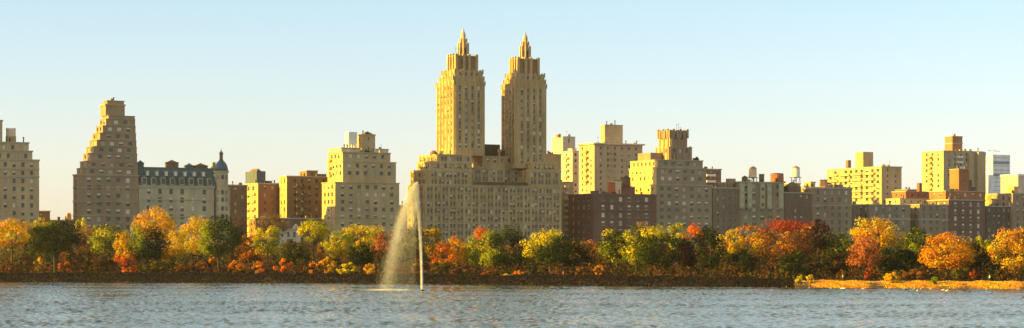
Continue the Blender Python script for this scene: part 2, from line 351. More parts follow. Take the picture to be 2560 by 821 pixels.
for y_ in (440, 478, 496, 518, 538):
    for an in (-2.45, -1.75, -1.05):
        zz = b.z(y_+9, uc, 1.5); m = MB(); m.box(-.5, .5, -.04, .1, 0, 1.7); o = m.build('turret_window', GLASS, b.root); o.location = (uc+(R_+.02)*math.cos(an), 1.5+(R_+.02)*math.sin(an), zz); o.rotation_euler = (0, 0, an+math.pi/2)
zd = b.z(401, uc, 1.5); hh = zd-zw-.6
m = MB(); m.lathe(uc, 1.5, [(R_+.1, zw+.61)]+[(R_*math.cos(a)+.0, zw+.61+hh*math.sin(a)) for a in (.3, .6, .85, 1.1, 1.3)], 20); b.part('dome', m, COPPER, True)
zl = b.z(384, uc, 1.5); m = MB(); m.lathe(uc, 1.5, [(.95, zd-.3), (.95, zd+.2), (.7, zd+.21), (.7, zl-.3), (.9, zl-.29), (.9, zl), (.6, zl+.5), (.15, zl+1.0), (.1, b.z(372, uc, 1.5))], 10); b.part('lantern', m, M('dark_copper', (.16, .13, .1)))
c = b.u(535, 5); m = MB(); m.box(c-.7, c+.7, 5, 6.5, zt-2, b.z(406, c, 5)); b.part('chimney', m, greenst)
b.block(None, 567, 575, 470, dep=20, win=None, corn=.3); b.done()
# 4 brown + lit red one with the blue tank box
b = Bld('apartment_building', 'dark brown brick block tucked right of the domed turret', 572, 30, brown, light=.12)
b.block(None, 560, 618, 463, dep=6, win=(3, 1.2, 1.6, 3)); b.done()
b = Bld('apartment_building', 'reddish brick block with a glowing sunlit side and a blue box on its roof', 643, 45, red, light=.15)
B0 = b.block(610, 645, 699, 459, win=(3.4, 1.1, 1.6, 3.1), winl=(5.5, 2.4, 1.7, 3.1), ml=sun_flank); b.balconies(B0, 616, 640, 470, 590, 3.1, .9, 'l', M('cream_paint', (.6, .42, .2)), 2)
q = b.block(None, 662, 680, 453, d=4, dep=5, z0=B0['z1'], win=None, corn=.2)
z1 = B0['z1']; ua = B0['u0']; va = b.v(613, ua+.5); m = MB(); m.box(ua+.6, ua+4.6, 3, va, z1+.3, b.z(428, ua, 3)); b.part('tank_enclosure', m, mat('blue_cladding', (.10, .125, .165)))
m = MB(); m.gable(ua+1.4, ua+3.6, 5, va-2, b.z(428, ua, 3)+.01, b.z(421, ua, 3)); b.part('enclosure_roof', m, WOOD); b.done()
# 5 lit edge balcony block
b = Bld('apartment_building', 'brown brick block with bright sunlit left edge and dark balconies, left of the terraced block', 716, 35, M('warm_brown_brick', (.21, .15, .095)), light=.3)
B0 = b.block(698, 717, 830, 441, win=(3.3, 1.2, 1.6, 3.0), ml=sun_flank); b.balconies(B0, 738, 752, 448, 545, 3., 1.4, 'f', M('grey_metal', (.16, .14, .11))); b.balconies(B0, 757, 769, 448, 545, 3., 1.4, 'f', M('grey_metal'))
b.block(None, 767, 794, 427, d=3, dep=8, z0=B0['z1'], win=(3, 1, 1, 3), corn=.3); b.block(None, 796, 816, 436, d=3, dep=8, z0=B0['z1'], win=None, corn=.3); b.done()
# low town houses before it
b = Bld('town_houses', 'low brown roofs behind bare trees, left of the terraced block with the white penthouse', 655, 12, brown, light=.2)
b.block(None, 655, 800, 546, dep=14, win=(3, 1.1, 1.5, 3), corn=.5); b.done()
b = Bld('gabled_house', 'small pale stone house with a pointed gable, low among the yellow trees', 690, -10, M('pale_stone', (.5, .45, .36)), light=.2, cat='house')
q = b.block(None, 690, 752, 574, dep=9, win=(2.6, 1.1, 2.0, 3.2), corn=.6, zb=0)
uc = b.u(742, 0); m = MB(); m.add([(uc-1.3, -.25, q['z1']+.3), (uc+1.3, -.25, q['z1']+.3), (uc, -.25, q['z1']+2.2), (uc-1.3, 2, q['z1']+.3), (uc+1.3, 2, q['z1']+.3), (uc, 2, q['z1']+2.2)], [(0, 1, 2), (5, 4, 3), (0, 2, 5, 3), (1, 4, 5, 2), (0, 3, 4, 1)]); b.part('gable', m, M('pale_stone')); b.done()
# 6 terraced block with white penthouse
gt = M('olive_tan_brick', (.385, .32, .20))
b = Bld('apartment_building', 'terraced tan brick block with square rooftop tower and white tank box, left of the fountain', 838, 0, gt, TRIM, light=.34)
B0 = b.block(805, 838, 998, 456, win=(3.7, 1.6, 1.6, 3.05), corn=.35); b.band(B0, 545, .3)
B1 = b.block(819, 857, 990, 404, d=1.2, z0=B0['z1'], win=(3.6, 1.6, 1.6, 3.05), corn=.3, zb=-99, top=.8)
B2 = b.block(820, 857, 976, 381, d=1.4, z0=B1['z1'], win=(3.6, 1.5, 1.6, 3.05), corn=.4, zb=-99, top=.7)
B3 = b.block(822, 853, 900, 370, d=2.5, z0=B2['z1'], win=None, corn=.3, m=pale); b.block(None, 937, 971, 373, d=4, dep=8, z0=B2['z1'], win=None, corn=.3, m=pale)
B4 = b.block(891, 905, 938, 337, d=6, z0=B2['z1'], win=(3.5, .7, 1.4, 4), corn=.4, zb=-99); m = MB(); m.gable(B4['u0']+1.5, B4['u1']-.4, 6.5, B4['v1']-.5, B4['z1']+.26, B4['z1']+1.6); b.part('penthouse_roof', m, brown)
b.balconies(B1, 822, 830, 384, 446, 3.05, 1.1, 'l', M('cream_paint'))
b.done(M('olive_trim', (.38, .33, .22)))
u = b.u(880, 7); o = empty('water_tank', b.world(u, 8, B2['z1']), A); tag(o, 'white box-shaped water tank beside the square rooftop tower', 'water tank')
zt = b.z(331, u, 8)-B2['z1']; m = MB(); m.box(-1.9, 1.9, -1.9, 1.9, zt*.45, zt); m.build('tank', WHITE, o)
for a in (-1, 1):
    for c in (-1, 1): m = MB(); m.box(a*1.3-.5, a*1.3+.5, c*1.3-.5, c*1.3+.5, 0, zt*.45-.01); m.build('leg', WHITE, o)
b = Bld('low_building', 'low grey building glimpsed behind the fountain between two large blocks', 985, 60, grey, light=.1)
b.block(None, 970, 1050, 514, dep=12); b.done()
# 7 twin towered block
ew = M('twin_tower_stone', (.385, .31, .18)); et = M('twin_trim', (.40, .33, .21))
b = Bld('twin_towered_building', 'huge tan apartment building with two tall spired towers in the middle of the skyline', 1061, 0, ew, et, light=.2)
PW = (3.55, 1.0, 1.75, 3.05); b.sp = M('base_spandrel', (.27, .22, .145))
B0 = b.block(1019, 1061, 1404, 462, win=PW, pairs=True, pier=.22, corn=.5); b.band(B0, 560, .4); b.band(B0, 520, .3)
z0 = B0['z1']
b.block(None, 1215, 1399, 452, d=B0['v1']+.02, dep=14, win=None, corn=0)
P1 = b.block(1026, 1066, 1180, 426, d=.4, z0=z0, win=PW, pairs=True, pier=.2, corn=.5, zb=-99, top=.8)
P2 = b.block(1042, 1078, 1180, 405, d=1.0, z0=P1['z1'], win=PW, pairs=True, pier=.2, corn=.7, zb=-99, top=.8)
P3 = b.block(1048, 1097, 1180, 387, d=2.2, z0=P2['z1'], win=PW, pairs=True, pier=.2, corn=.5, zb=-99, top=.8)
m = MB(); c = b.u(1092, 6); m.lathe(c, 9, [(1.6, P3['z1']), (1.6, P3['z1']+.8), (1.2, P3['z1']+1.6), (.2, P3['z1']+2.1)], 10); b.part('rooftop_dome', m, brown)
Q1 = b.block(None, 1320, 1402, 428, d=.4, dep=24, z0=z0, win=PW, pairs=True, pier=.2, corn=.5, zb=-99, top=.8)
Q2 = b.block(None, 1326, 1393, 407, d=1.2, dep=22, z0=Q1['z1'], win=PW, pairs=True, pier=.2, corn=.7, zb=-99, top=.8)
Cc = b.block(None, 1180.5, 1319, 420, d=9, dep=15, z0=z0, win=PW, pairs=True, corn=.4, zb=-99, top=.8)
C2 = b.block(None, 1206, 1286, 391, d=10, dep=12, z0=Cc['z1'], win=(3.4, 1.1, 1.6, 3.05), corn=.4, zb=-99, top=.8)
m = MB(); m.box(b.u(1183, 0), b.u(1317, 0), -.5, 0-.01, z0+.3, z0+1.5)
for i in range(40):
    uu = b.u(1183, 0)+(b.u(1317, 0)-b.u(1183, 0))*i/39; m.box(uu-.14, uu+.14, -.62, -.51, z0+.3, z0+1.6)
b.part('balustrade', m, M('dark_stone', (.12, .10, .08)))
for bb in (P2, Q2):     # arched ornament band under the pavilion roofs
    for i in range(6):
        uu = bb['u0']+(bb['u1']-bb['u0'])*(i+.5)/6; m = MB(); m.lathe(0, 0, [(1.0, 0), (1.0, .3)], 12); o = m.build('roundel', et, b.root); o.location = (uu, bb['v0']-.03, bb['z1']-1.3); o.rotation_euler = (math.pi/2, 0, 0)
m = MB(); uu = b.u(1211, 16); m.box(uu, b.u(1250, 16), 16, 22, C2['z1'], b.z(361, uu, 16)); m.box(b.u(1252, 14), b.u(1278, 14), 14, 20, C2['z1'], b.z(376, uu, 14)); b.part('machine_house', m, M('purple_brown_brick', (.10, .065, .06)))
m = MB(); uu = b.u(1248, 13); m.lathe(uu, 13, [(.5, C2['z1']), (.5, b.z(382, uu, 13)), (.9, b.z(381, uu, 13)), (.9, b.z(375, uu, 13)), (.3, b.z(372, uu, 13))], 10); b.part('roof_vent', m, M('pink_paint', (.75, .35, .3)))
def tower(xl0, xc0, xr0, y0, xl1, xr1, y1, cl, cc, cr, cy_, tipx, tipy, ly, zb):
    d = 4.5
    T0 = b.block(xl0, xc0, xr0, y0, d=d, z0=zb, win=(3.0, 1.0, 1.75, 3.05), pier=.3, corn=0, zb=-99, top=1.4)
    T1 = b.block((xl0+xl1)/2+1, xc0-(xl1-xl0)*.15, (xr0+xr1)/2, (y0+y1)/2+2, d=d+.7, z0=T0['z1'], win=(3.0, 1.0, 1.6, 3.05), pier=.2, corn=0, zb=-99, top=.6)
    T2 = b.block(xl1, xc0+2, xr1, y1, d=d+1.1, z0=T1['z1'], win=(2.6, .9, 1.5, 3.), pier=.2, corn=0, zb=-99, top=.6)
    for q in (T0, T1, T2):   # saw-tooth parapets and corner finials
        n = 9
        for i in range(n+1):
            uu = q['u0']+(q['u1']-q['u0'])*i/n; b.wall.box(uu-.28, uu+.28, q['v0']-.24, q['v0']+.2, q['z1']-1.2, q['z1']+(.75 if i % 3 == 0 else .35))
            vv = q['v0']+(q['v1']-q['v0'])*i/n; b.wall.box(q['u0']-.24, q['u0']+.2, vv+.25, vv+.75, q['z1']-1.2, q['z1']+(.75 if i % 3 == 0 else .35))
    K = b.block(cl, cc, cr, cy_, d=d+2.6, z0=T2['z1'], win=(3.2, 1.3, 3.0, 4.4), corn=.35, zb=-99, top=1.2, m=M('crown_brick', (.26, .17, .11)))
    m = MB()
    for uu in (K['u0'], (K['u0']+K['u1'])*.5-1.3, (K['u0']+K['u1'])*.5+1.3, K['u1']):
        for vv in (K['v0'], K['v1']):
            m.box(uu-.55, uu+.55, vv-.65, vv+.45, T2['z1']+.01, K['z1']+.75)
    for vv in ((K['v0']*2+K['v1'])/3, (K['v0']+2*K['v1'])/3): m.box(K['u0']-.6, K['u0']+.4, vv-.4, vv+.4, T2['z1']+.01, K['z1']+1.0)
    b.part('crown_buttress', m, ew)
    uc, vc = (K['u0']+K['u1'])/2, (K['v0']+K['v1'])/2; uc = b.u(tipx, vc)
    zz = lambda y: b.z(y, uc, vc)
    k0 = K['z1']-.3; l1, l2, tp = zz(ly), zz(ly-24), zz(tipy)
    m = MB(); R = 2.15
    m.lathe(uc, vc, [(R, k0), (R, k0+(l1-k0)*.55), (R*.9, k0+(l1-k0)*.56), (R*.86, l1)], 8, 0, math.pi/8)
    m.lathe(uc, vc, [(R*.64, l1+.01), (R*.62, l1+(l2-l1)*.5), (R*.5, l1+(l2-l1)*.52), (R*.47, l2)], 8, 0, math.pi/8)
    for i in range(8):
        a = math.pi/8+i*math.pi/4; m.box(uc+R*math.cos(a)-.28, uc+R*math.cos(a)+.28, vc+R*math.sin(a)-.28, vc+R*math.sin(a)+.28, k0, l1+.5)
        m.box(uc+R*.7*math.cos(a)-.2, uc+R*.7*math.cos(a)+.2, vc+R*.7*math.sin(a)-.2, vc+R*.7*math.sin(a)+.2, l1, l2*.6+l1*.4)
    b.part('lantern', m, M('lantern_stone', (.50, .40, .26)))
    for i in range(8):
        a = i*math.pi/4; m = MB(); m.box(-.45, .45, -.05, .1, 0, (l1-k0)*.6); o = m.build('lantern_opening', DARK, b.root); o.location = (uc+R*.93*math.cos(a), vc+R*.93*math.sin(a), k0+(l1-k0)*.12); o.rotation_euler = (0, 0, a+math.pi/2)
    m = MB(); m.lathe(uc, vc, [(R*.52, l2+.01), (R*.46, l2+.4), (R*.26, l2+(tp-l2)*.4), (R*.12, l2+(tp-l2)*.72), (.04, tp)], 8, 0, math.pi/8); b.part('spire', m, METAL)
SP = M('spandrel_brick', (.205, .17, .125)); b.sp = SP
tower(1091, 1135, 1212, 205, 1104, 1207, 176, 1121, 1140, 1191, 139, 1158, 67, 111, P3['z1'])
Pz = C2['z1']-3
T0x = b.block(None, 1290, 1370, 399, d=3, dep=18, z0=Q2['z1'], win=None, corn=0) if False else None
tower(1254, 1290, 1366, 212, 1264, 1361, 185, 1277, 1295, 1345, 147, 1313, 77, 119, Cc['z1'])
b.done(et)
# 8 things between twin block and beige high-rise
b = Bld('apartment_building', 'narrow building with a white stack of balconies right beside the twin-towered block', 1404, 25, beige, light=.2)
B0 = b.block(None, 1396, 1434, 455, dep=14, win=None, corn=.3); b.balconies(B0, 1408, 1421, 455, 610, 2.7, 1.4, 'f', M('balcony_concrete', (.5, .44, .34))); b.done()
b = Bld('apartment_building', 'plain tan block peeking out behind the right shoulder of the twin-towered building', 1372, 60, tan, light=.1)
b.block(None, 1360, 1403, 386, dep=10, win=None); b.done()
b = Bld('high_rise', 'slim pinkish white high-rise rising right of the second spire', 1407, 220, pale, light=.15)
B0 = b.block(1379, 1407, 1438, 342, win=(6, .9, 2.2, 6.2), wl=False, corn=.3); b.block(None, 1396, 1402, 336, d=2, dep=3, z0=B0['z1'], win=None, corn=.2, m=brown); b.done(pale)
b = Bld('high_rise', 'sunlit cream high-rise with a column of balconies, just left of the beige slab', 1433, 130, pale, light=.2)
B0 = b.block(1402, 1431, 1447, 378, win=(4, 1.2, 1.5, 3), winl=(6, 1.3, 1.5, 3), corn=.3); b.balconies(B0, 1414, 1424, 383, 480, 3., 1.2, 'l', M('brown_balcony', (.38, .24, .12))); b.block(None, 1430, 1441, 372, d=2, dep=4, z0=B0['z1'], win=None, corn=.2); b.done(pale)  # plain brown balconies on the left face
b = Bld('high_rise', 'broad beige high-rise slab with overhanging roof and a square box on top', 1485, 100, beige, light=.1)
B0 = b.block(1448, 1486, 1606, 361, win=(4.0, 1.1, 1.4, 2.9), winl=(4.2, 1.2, 1.4, 2.9), corn=0); b.balconies(B0, 1462, 1472, 366, 470, 2.9, 1.3, 'l', M('brown_balcony')); b.balconies(B0, 1519, 1530, 366, 470, 2.9, 1.2, 'f', M('balcony_concrete'), solid=False)
m = MB(); m.box(B0['u0']-1.0, B0['u1']+1.0, -1.0, B0['v1']+1, B0['z1']+.01, B0['z1']+.7); b.part('roof_slab', m, pale); z = B0['z1']+.71
b.block(1501, 1512, 1557, 312, d=8, z0=z, win=None, corn=.15); b.done()
# 9 dark red-brown block
b = Bld('apartment_building', 'dark red-brown brick block with pale window surrounds, in front of the beige slab', 1484, 0, dred, M('white_sill', (.5, .45, .38)), light=.55)
B0 = b.block(1422, 1484, 1640, 486, win=(4.4, 1.7, 1.9, 3.5), winl=(4.6, 1.1, 1.6, 3.5), corn=.8); b.band(B0, 527, .35); b.band(B0, 505, .2)
b.done(M('purple_trim', (.17, .10, .10)))
zr = B0['z1']
def wt(bld, p, v, ztop_y, r, h, label, **k):
    u = bld.u(p, v); zt = bld.z(ztop_y, u, v); base = k.pop('base'); leg = zt-base-h-r*.5
    return water_tower(bld.world(u, v, base), r, h, max(leg, .6), label, **k)
wt(b, 1566, 6, 440, 1.9, 3.6, 'brown wooden water tower on the dark red-brown roof', base=zr)
for p, w_, y_, c_, l_ in ((1532, 1.2, 458, M('red_paint', (.45, .13, .07)), 'small red rooftop hut left of a cream one'), (1546, 1.5, 453, M('cream_hut', (.62, .5, .33)), 'small cream rooftop hut between a red one and the water tower'), (1572, 3.2, 469, M('maroon_paint', (.22, .09, .09)), 'maroon rooftop bulkhead beneath the brown water tower'), (1490, 1.4, 479, brown, 'little brown chimney hut on the left end of the dark red-brown roof')):
    u = b.u(p, 3); o = empty('rooftop_hut', b.world(u, 3, zr+.0), A); tag(o, l_, 'rooftop hut'); zt = b.z(y_, u, 3)-zr
    m = MB(); m.box(-w_, w_, 0, 2.4, 0, zt); m.build('wall', c_, o); m = MB(); m.box(-w_-.1, w_+.1, -.1, 2.5, zt+.004, zt+.25); m.build('roof', DARK, o)
# 10 yellow lit tower block
b = Bld('apartment_tower', 'setback brick tower with a glowing yellow left wing, right of the beige slab', 1641, 0, M('mauve_brown_brick', (.27, .22, .165)), TRIM, light=.4)
B0 = b.block(1573, 1641, 1780, 462, ml=sun_flank, win=(3.9, 1.9, 1.7, 3.1), winl=(3.4, 1.3, 1.6, 3.1), corn=.4)
B1 = b.block(1573, 1641, 1766, 419, ml=sun_flank, d=.5, z0=B0['z1'], win=(3.9, 1.9, 1.7, 3.1), winl=(3.4, 1.2, 1.5, 3.1), corn=.4, zb=-99, top=.8)
B2 = b.block(1576, 1644, 1757, 400, ml=sun_flank, d=1, z0=B1['z1'], win=(3.8, 1.7, 1.6, 3.1), winl=(3.4, 1.2, 1.5, 3.1), corn=.4, zb=-99, top=.8)
B2b = b.block(None, 1620, 1640, 384, d=8, dep=10, z0=B2['z1'], win=(3, 1, 1.6, 3), corn=.4, zb=-99) if False else None
u0 = B2['u0']
va, vb = b.v(1639, u0), b.v(1592, u0); m = MB(); m.box(u0+.6, u0+9, max(va, 8), vb, B2['z1'], b.z(383, u0, 12)); b.part('penthouse', m, M('mauve_brown_brick'))
B3 = b.block(1638, 1672, 1730, 368, ml=sun_flank, d=3, z0=B2['z1'], win=(3.3, 1.1, 1.7, 3.1), pier=.3, corn=.3, zb=-99, top=.8, m=M('mauve_top_brick', (.27, .205, .155)))
B4 = b.block(1646, 1675, 1718, 328, ml=sun_flank, d=4, z0=B3['z1'], win=(3.3, 1.1, 2.2, 5), pier=.35, corn=.3, zb=-99, top=1.5, m=M('mauve_top_brick'))
m = MB()
for i in range(6): uu = B4['u0']+(B4['u1']-B4['u0'])*i/5; m.box(uu-.5, uu+.5, B4['v0']-.5, B4['v0']+.5, B4['z1']-3, B4['z1']+.5+.5*(i % 2))
for i in range(1, 6): vv = B4['v0']+(B4['v1']-B4['v0'])*i/5; m.box(B4['u0']-.5, B4['u0']+.5, vv-.5, vv+.4, B4['z1']-3, B4['z1']+.5+.5*(i % 2))
b.part('crown_buttress', m, M('mauve_top_brick')); m = MB(); uu = b.u(1742, 3); m.lathe(uu, 3, [(.9, B2['z1']), (1.1, B2['z1']+.8), (.3, B2['z1']+1.9)], 8); b.part('rooftop_shrub', m, M('dark_leaf', (.03, .04, .02))); b.done()
b = Bld('apartment_building', 'brown block with white balconies half hidden right of the setback tower', 1763, 60, brown, light=.2)
B0 = b.block(None, 1755, 1803, 423, dep=12, win=(3.2, 1.2, 1.5, 3)); b.balconies(B0, 1762, 1788, 426, 520, 2.9, 1.3, 'f', WHITE); b.done()
# 11 greenish front
b = Bld('apartment_building', 'sooty brown low-rise left of the grey-green building with pale bays', 1785, 0, M('sooty_brown', (0.1885, 0.1495, 0.117)), light=.1)
B0 = b.block(None, 1782, 1851, 470, dep=18, win=(3.1, 1.1, 1.6, 3.2), corn=.5)
for p, y_, w_, mm in ((1830, 447, 2.0, M('faded_red', (.30, .2, .16))), (1840, 455, 1.0, M('cream_hut')), (1808, 458, 2.2, grey)):
    u = b.u(p, 4); m = MB(); m.box(u-w_, u+w_, 4, 6, B0['z1'], b.z(y_, u, 4)); b.part('bulkhead', m, mm)
b.done()
b = Bld('apartment_building', 'grey-green building with tall pale bay windows and rooftop tanks', 1850, 0, M('green_grey_brick', (0.24, 0.216, 0.15)), light=.45)
B0 = b.block(None, 1851, 1960, 455, dep=18, win=(4.4, 2.0, 1.8, 3.5), corn=.5)
bay = M('pale_bay', (.34, .34, .24))
for p in (1854, 1873, 1905, 1922, 1951):
    u = b.u(p, 0); w_ = 1.5; m = MB(); z_ = b.z(522, u, 0); m.box(u-w_*.8, u+w_*.8, -.7, -.01, z_, B0['z1']-.6, 0)
    k = z_+1
    while k+1.6 < B0['z1']-1: m.box(u-.7, u+.7, -.74, -.703, k, k+1.6, 1); k += 3.5
    b.part('bay', m, [bay, BLIND2 if p != 1905 else GLASS])
b.done()
zr = B0['z1']; B15 = b
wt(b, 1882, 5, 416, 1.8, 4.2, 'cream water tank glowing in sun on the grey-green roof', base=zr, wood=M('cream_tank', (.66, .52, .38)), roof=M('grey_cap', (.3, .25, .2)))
wt(b, 1943, 6, 434, 3.0, 3.6, 'squat dull red water tank on the grey-green roof', base=zr, wood=M('red_tank', (.30, .115, .07)), cone=.1)
wt(b, 1862, 5, 442, 1.4, 1.6, 'small dark round tank at the left of the grey-green roof', base=zr, wood=WOOD)
o = empty('chimney', b.world(b.u(1904, 5), 5, zr), A); tag(o, 'short brown chimney between the cream tank and the red tank', 'chimney'); m = MB(); m.box(-.9, .9, -.8, .8, 0, b.z(437, b.u(1904, 5), 5)-zr); m.build('stack', brown, o); m = MB(); m.box(-1.0, 1.0, -.9, .9, b.z(437, b.u(1904, 5), 5)-zr+.003, b.z(437, b.u(1904, 5), 5)-zr+.3); m.build('cap', TRIM, o)
# 12 dark narrow + gap
b = Bld('apartment_building', 'dark narrow building with a small central gable under the white water tower', 1959, 0, M('murky_brick', (0.162, 0.1148, 0.0878)), light=.12)
B0 = b.block(None, 1961, 2031, 482, dep=18, win=(3.2, 1.1, 1.6, 3.2)); m = MB(); u = b.u(1987, 2); zr = B0['z1']; m.box(u-3.4, u+3.4, 2, 6, zr, zr+3); m.gable(u-3.4, u+3.4, 2, 6, zr+3.003, zr+5.2); b.part('gable', m, M('murky_brick')); b.done()
wt(b, 1989, 9, 415, 2.0, 4.2, 'tall white water tower standing on legs above a dark gable', base=zr, wood=WHITE, roof=M('grey_cap'))
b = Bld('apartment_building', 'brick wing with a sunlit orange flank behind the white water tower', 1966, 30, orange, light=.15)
b.block(1961, 1972, 2000, 459, dep=10, win=(3, 1, 1.5, 3)); b.done()
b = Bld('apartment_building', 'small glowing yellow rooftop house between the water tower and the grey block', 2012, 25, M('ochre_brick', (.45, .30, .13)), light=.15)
B0 = b.block(2000, 2030, 2048, 472, win=(3, 1, 1.3, 3), top=.7); b.block(2010, 2027, 2038, 456, d=2, z0=B0['z1'], win=(3, 1, 1.3, 3), zb=-99, top=.7); b.done()
# 13 grey brown block
gb = M('grey_mauve_brick', (0.2587, 0.207, 0.161))
b = Bld('apartment_building', 'flat-roofed grey block with round-topped dark windows, left below the yellow balcony slab', 2030, 0, gb, light=.15)
B0 = b.block(None, 2031, 2130, 470, dep=20, win=(4.0, 1.5, 2.0, 3.4), corn=.8, pairs=False); b.band(B0, 515, .3); b.block(None, 2072, 2108, 462, d=3, dep=8, z0=B0['z1'], win=None, corn=.3); b.block(2048, 2062, 2069, 450, d=4, z0=B0['z1'], win=None, corn=.3, m=M('ochre_brick')); b.done()
b = Bld('apartment_building', 'narrow dull grey building between the flat-roofed block and the long grey one', 2131, 4, M('dull_grey_brick', (0.204, 0.168, 0.144)), light=.15)  # one even, dull grey brick colour
b.block(None, 2131, 2174, 512, dep=14, win=(2.9, 1.1, 1.6, 3.2)); b.done()
# 14 yellow balconied slab
b = Bld('high_rise', 'long yellow slab lined with rows of balconies, sunlit, with a square box on its roof', 2204, 70, M('yellow_brick', (.40, .33, .21)), light=.1)
B0 = b.block(2067, 2204, 2254, 417, win=(5, 1.0, 1.3, 2.9), winl=(4.5, 2.2, 1.5, 2.9), corn=.5)
for a, c in ((2069, 2098), (2099, 2128), (2129, 2158), (2159, 2190)): b.balconies(B0, a, c, 421, 505, 2.9, 1.2, 'l', M('yellow_balcony', (.62, .46, .24)))
u0 = B0['u0']; m = MB(); u2 = b.u(2183, 20); uu = b.u(2158, 20); vv = b.v(2138, uu); m.box(uu, u2, 20, vv, B0['z1'], b.z(380, uu, 20)); b.part('penthouse', m, M('yellow_brick'))
m = MB(); uu = b.u(2124, 30); m.box(uu-.9, uu+.9, 30, 32, B0['z1'], b.z(401, uu, 30)); b.part('chimney', m, brown); b.done()
# 15 long grey block row at right
b = Bld('apartment_building', 'long grey stone block with rows of small windows, right of the yellow slab', 2172, 0, M('stone_grey', (0.24, 0.204, 0.162)), light=.3)
B0 = b.block(None, 2174, 2276, 512, dep=18, win=(3.9, 1.3, 1.8, 3.2), corn=.5); b.band(B0, 549, .6); b.done()
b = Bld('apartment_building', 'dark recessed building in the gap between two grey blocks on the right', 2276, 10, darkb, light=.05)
b.block(None, 2270, 2300, 520, dep=12, win=(3, 1, 1.5, 3)); b.done()
b = Bld('apartment_building', 'grey stone block left of the dark brick building with bright windows', 2298, 0, M('stone_grey2', (0.258, 0.216, 0.168)), light=.2)
B0 = b.block(None, 2299, 2371, 512, dep=18, win=(3.9, 1.3, 1.8, 3.2), corn=.5); b.band(B0, 551, .6); b.done()
b = Bld('apartment_building', 'orange brick rooftop building with a dark red front, above the long grey block', 2262, 35, orange, light=.1)
B0 = b.block(2230, 2264, 2330, 479, win=(4, 1, 1.4, 3), m=M('rust_brick', (.30, .13, .08)), corn=.4); b.block(2238, 2268, 2300, 474, d=3, z0=B0['z1'], win=None, corn=.2, m=M('rust_brick')); b.done()
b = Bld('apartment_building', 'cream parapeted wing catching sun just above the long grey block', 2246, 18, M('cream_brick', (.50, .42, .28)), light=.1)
b.block(2215, 2250, 2324, 497, win=(4, .9, 1.1, 3), top=.8, corn=.4); b.done()
# 16 dark brick with orange flank and tower
b = Bld('apartment_building', 'dark red brick building with bright round-topped windows and a stepped orange rooftop tower', 2370, 0, M('dark_red_front', (0.1552, 0.0978, 0.0805)), M('white_sill'), light=.75)
B0 = b.block(None, 2372, 2463, 500, dep=16, win=(4.6, 1.6, 2.0, 3.4), corn=.5)
B1 = b.block(2323, 2364, 2463, 478, d=6, z0=B0['z1'], win=(4.6, 1.3, 1.6, 3.4), winl=(5, 1.0, 1.3, 3.4), corn=.4, zb=-99, top=.8, m=M('orange_front', (.30, .14, .075)))
B2 = b.block(2374, 2397, 2422, 423, d=8, z0=B1['z1'], win=(3.5, .8, 1.4, 4), wl=False, corn=.3, zb=-99, m=M('orange_front')); b.block(None, 2422.5, 2430, 450, d=8, dep=8, z0=B1['z1'], win=None, corn=.2, m=dred); b.block(None, 2430.5, 2440, 467, d=8, dep=8, z0=B1['z1'], win=None, corn=.2, m=dred)
m = MB(); uu = b.u(2338, 9); m.box(uu-.8, uu+.8, 20, 22, B1['z1']+.0, b.z(458, uu, 20)); b.part('chimney', m, dred); b.done()
# 17 tall beige right
b = Bld('high_rise', 'tall beige high-rise with white sunlit flank, balcony column and red box on top', 2359, 160, M('high_beige', (.37, .32, .23)), light=.15)
B0 = b.block(2304, 2359, 2459, 377, win=(4.2, 1.2, 1.5, 3.0), winl=(5.2, 1.6, 1.5, 3.0), corn=.3); b.balconies(B0, 2391, 2406, 381, 470, 3., 1.4, 'f', WHITE); b.balconies(B0, 2322, 2331, 381, 478, 3., 1.3, 'l', M('brown_balcony'))
B1 = b.block(2362, 2381, 2406, 341, d=9, z0=B0['z1'], win=None, corn=.3, m=M('red_box_brick', (.30, .16, .10))); b.band(B1, 360, .6)
m = MB(); uu = b.u(2425, 0); m.box(uu-1.2, uu+1.2, -1.6, -.01, 0, B0['z1']-1); m.box(b.u(2440, 0), b.u(2459, 0)-.3, -2.4, -.01, 0, B0['z1']-.3); b.part('projecting_bay', m, M('high_beige')); b.done()
# 18 far glass tower with crane
b = Bld('glass_tower', 'distant white glass tower banded with blue floors, a crane frame on top', 2482, 700, mat('tower_white', (.82, .80, .82)), light=0)
B0 = b.block(None, 2482, 2525, 387, dep=22, win=None, corn=0)
for i in range(26):
    z_ = B0['z1']-2-i*3.6; m = MB(); hh = 2.4 if i in (1, 4) else .8; m.box(B0['u0']+.8, B0['u1']-.8, -.12, -.01, z_-hh, z_); b.part('glass_band', m, M('blue_glass', (.12, .16, .28), .2, .1, .2, spec=.6) if hh > 2 else M('grey_glass', (.42, .42, .45), .2, .1, .2, spec=.6))
b.block(None, 2470, 2481.5, 437, d=.5, dep=20, win=None, corn=0); b.done()
o = empty('construction_crane', b.world(B0['u0']+6, 8, B0['z1']), A); tag(o, 'thin crane frame standing on top of the distant glass tower', 'crane')
m = MB(); m.tube((0, 0, 0), (0, 0, 4.2), .3, .3); m.build('mast', METAL, o); m = MB(); m.tube((-5, 0, 4), (9, 0, 3.4), .25, .2); m.tube((0, 0, 5.2), (-5, 0, 4), .1, .1); m.tube((0, 0, 5.2), (7, 0, 3.5), .1, .1); m.tube((0, 0, 4.2), (0, 0, 5.2), .2, .1); m.build('jib', METAL, o)
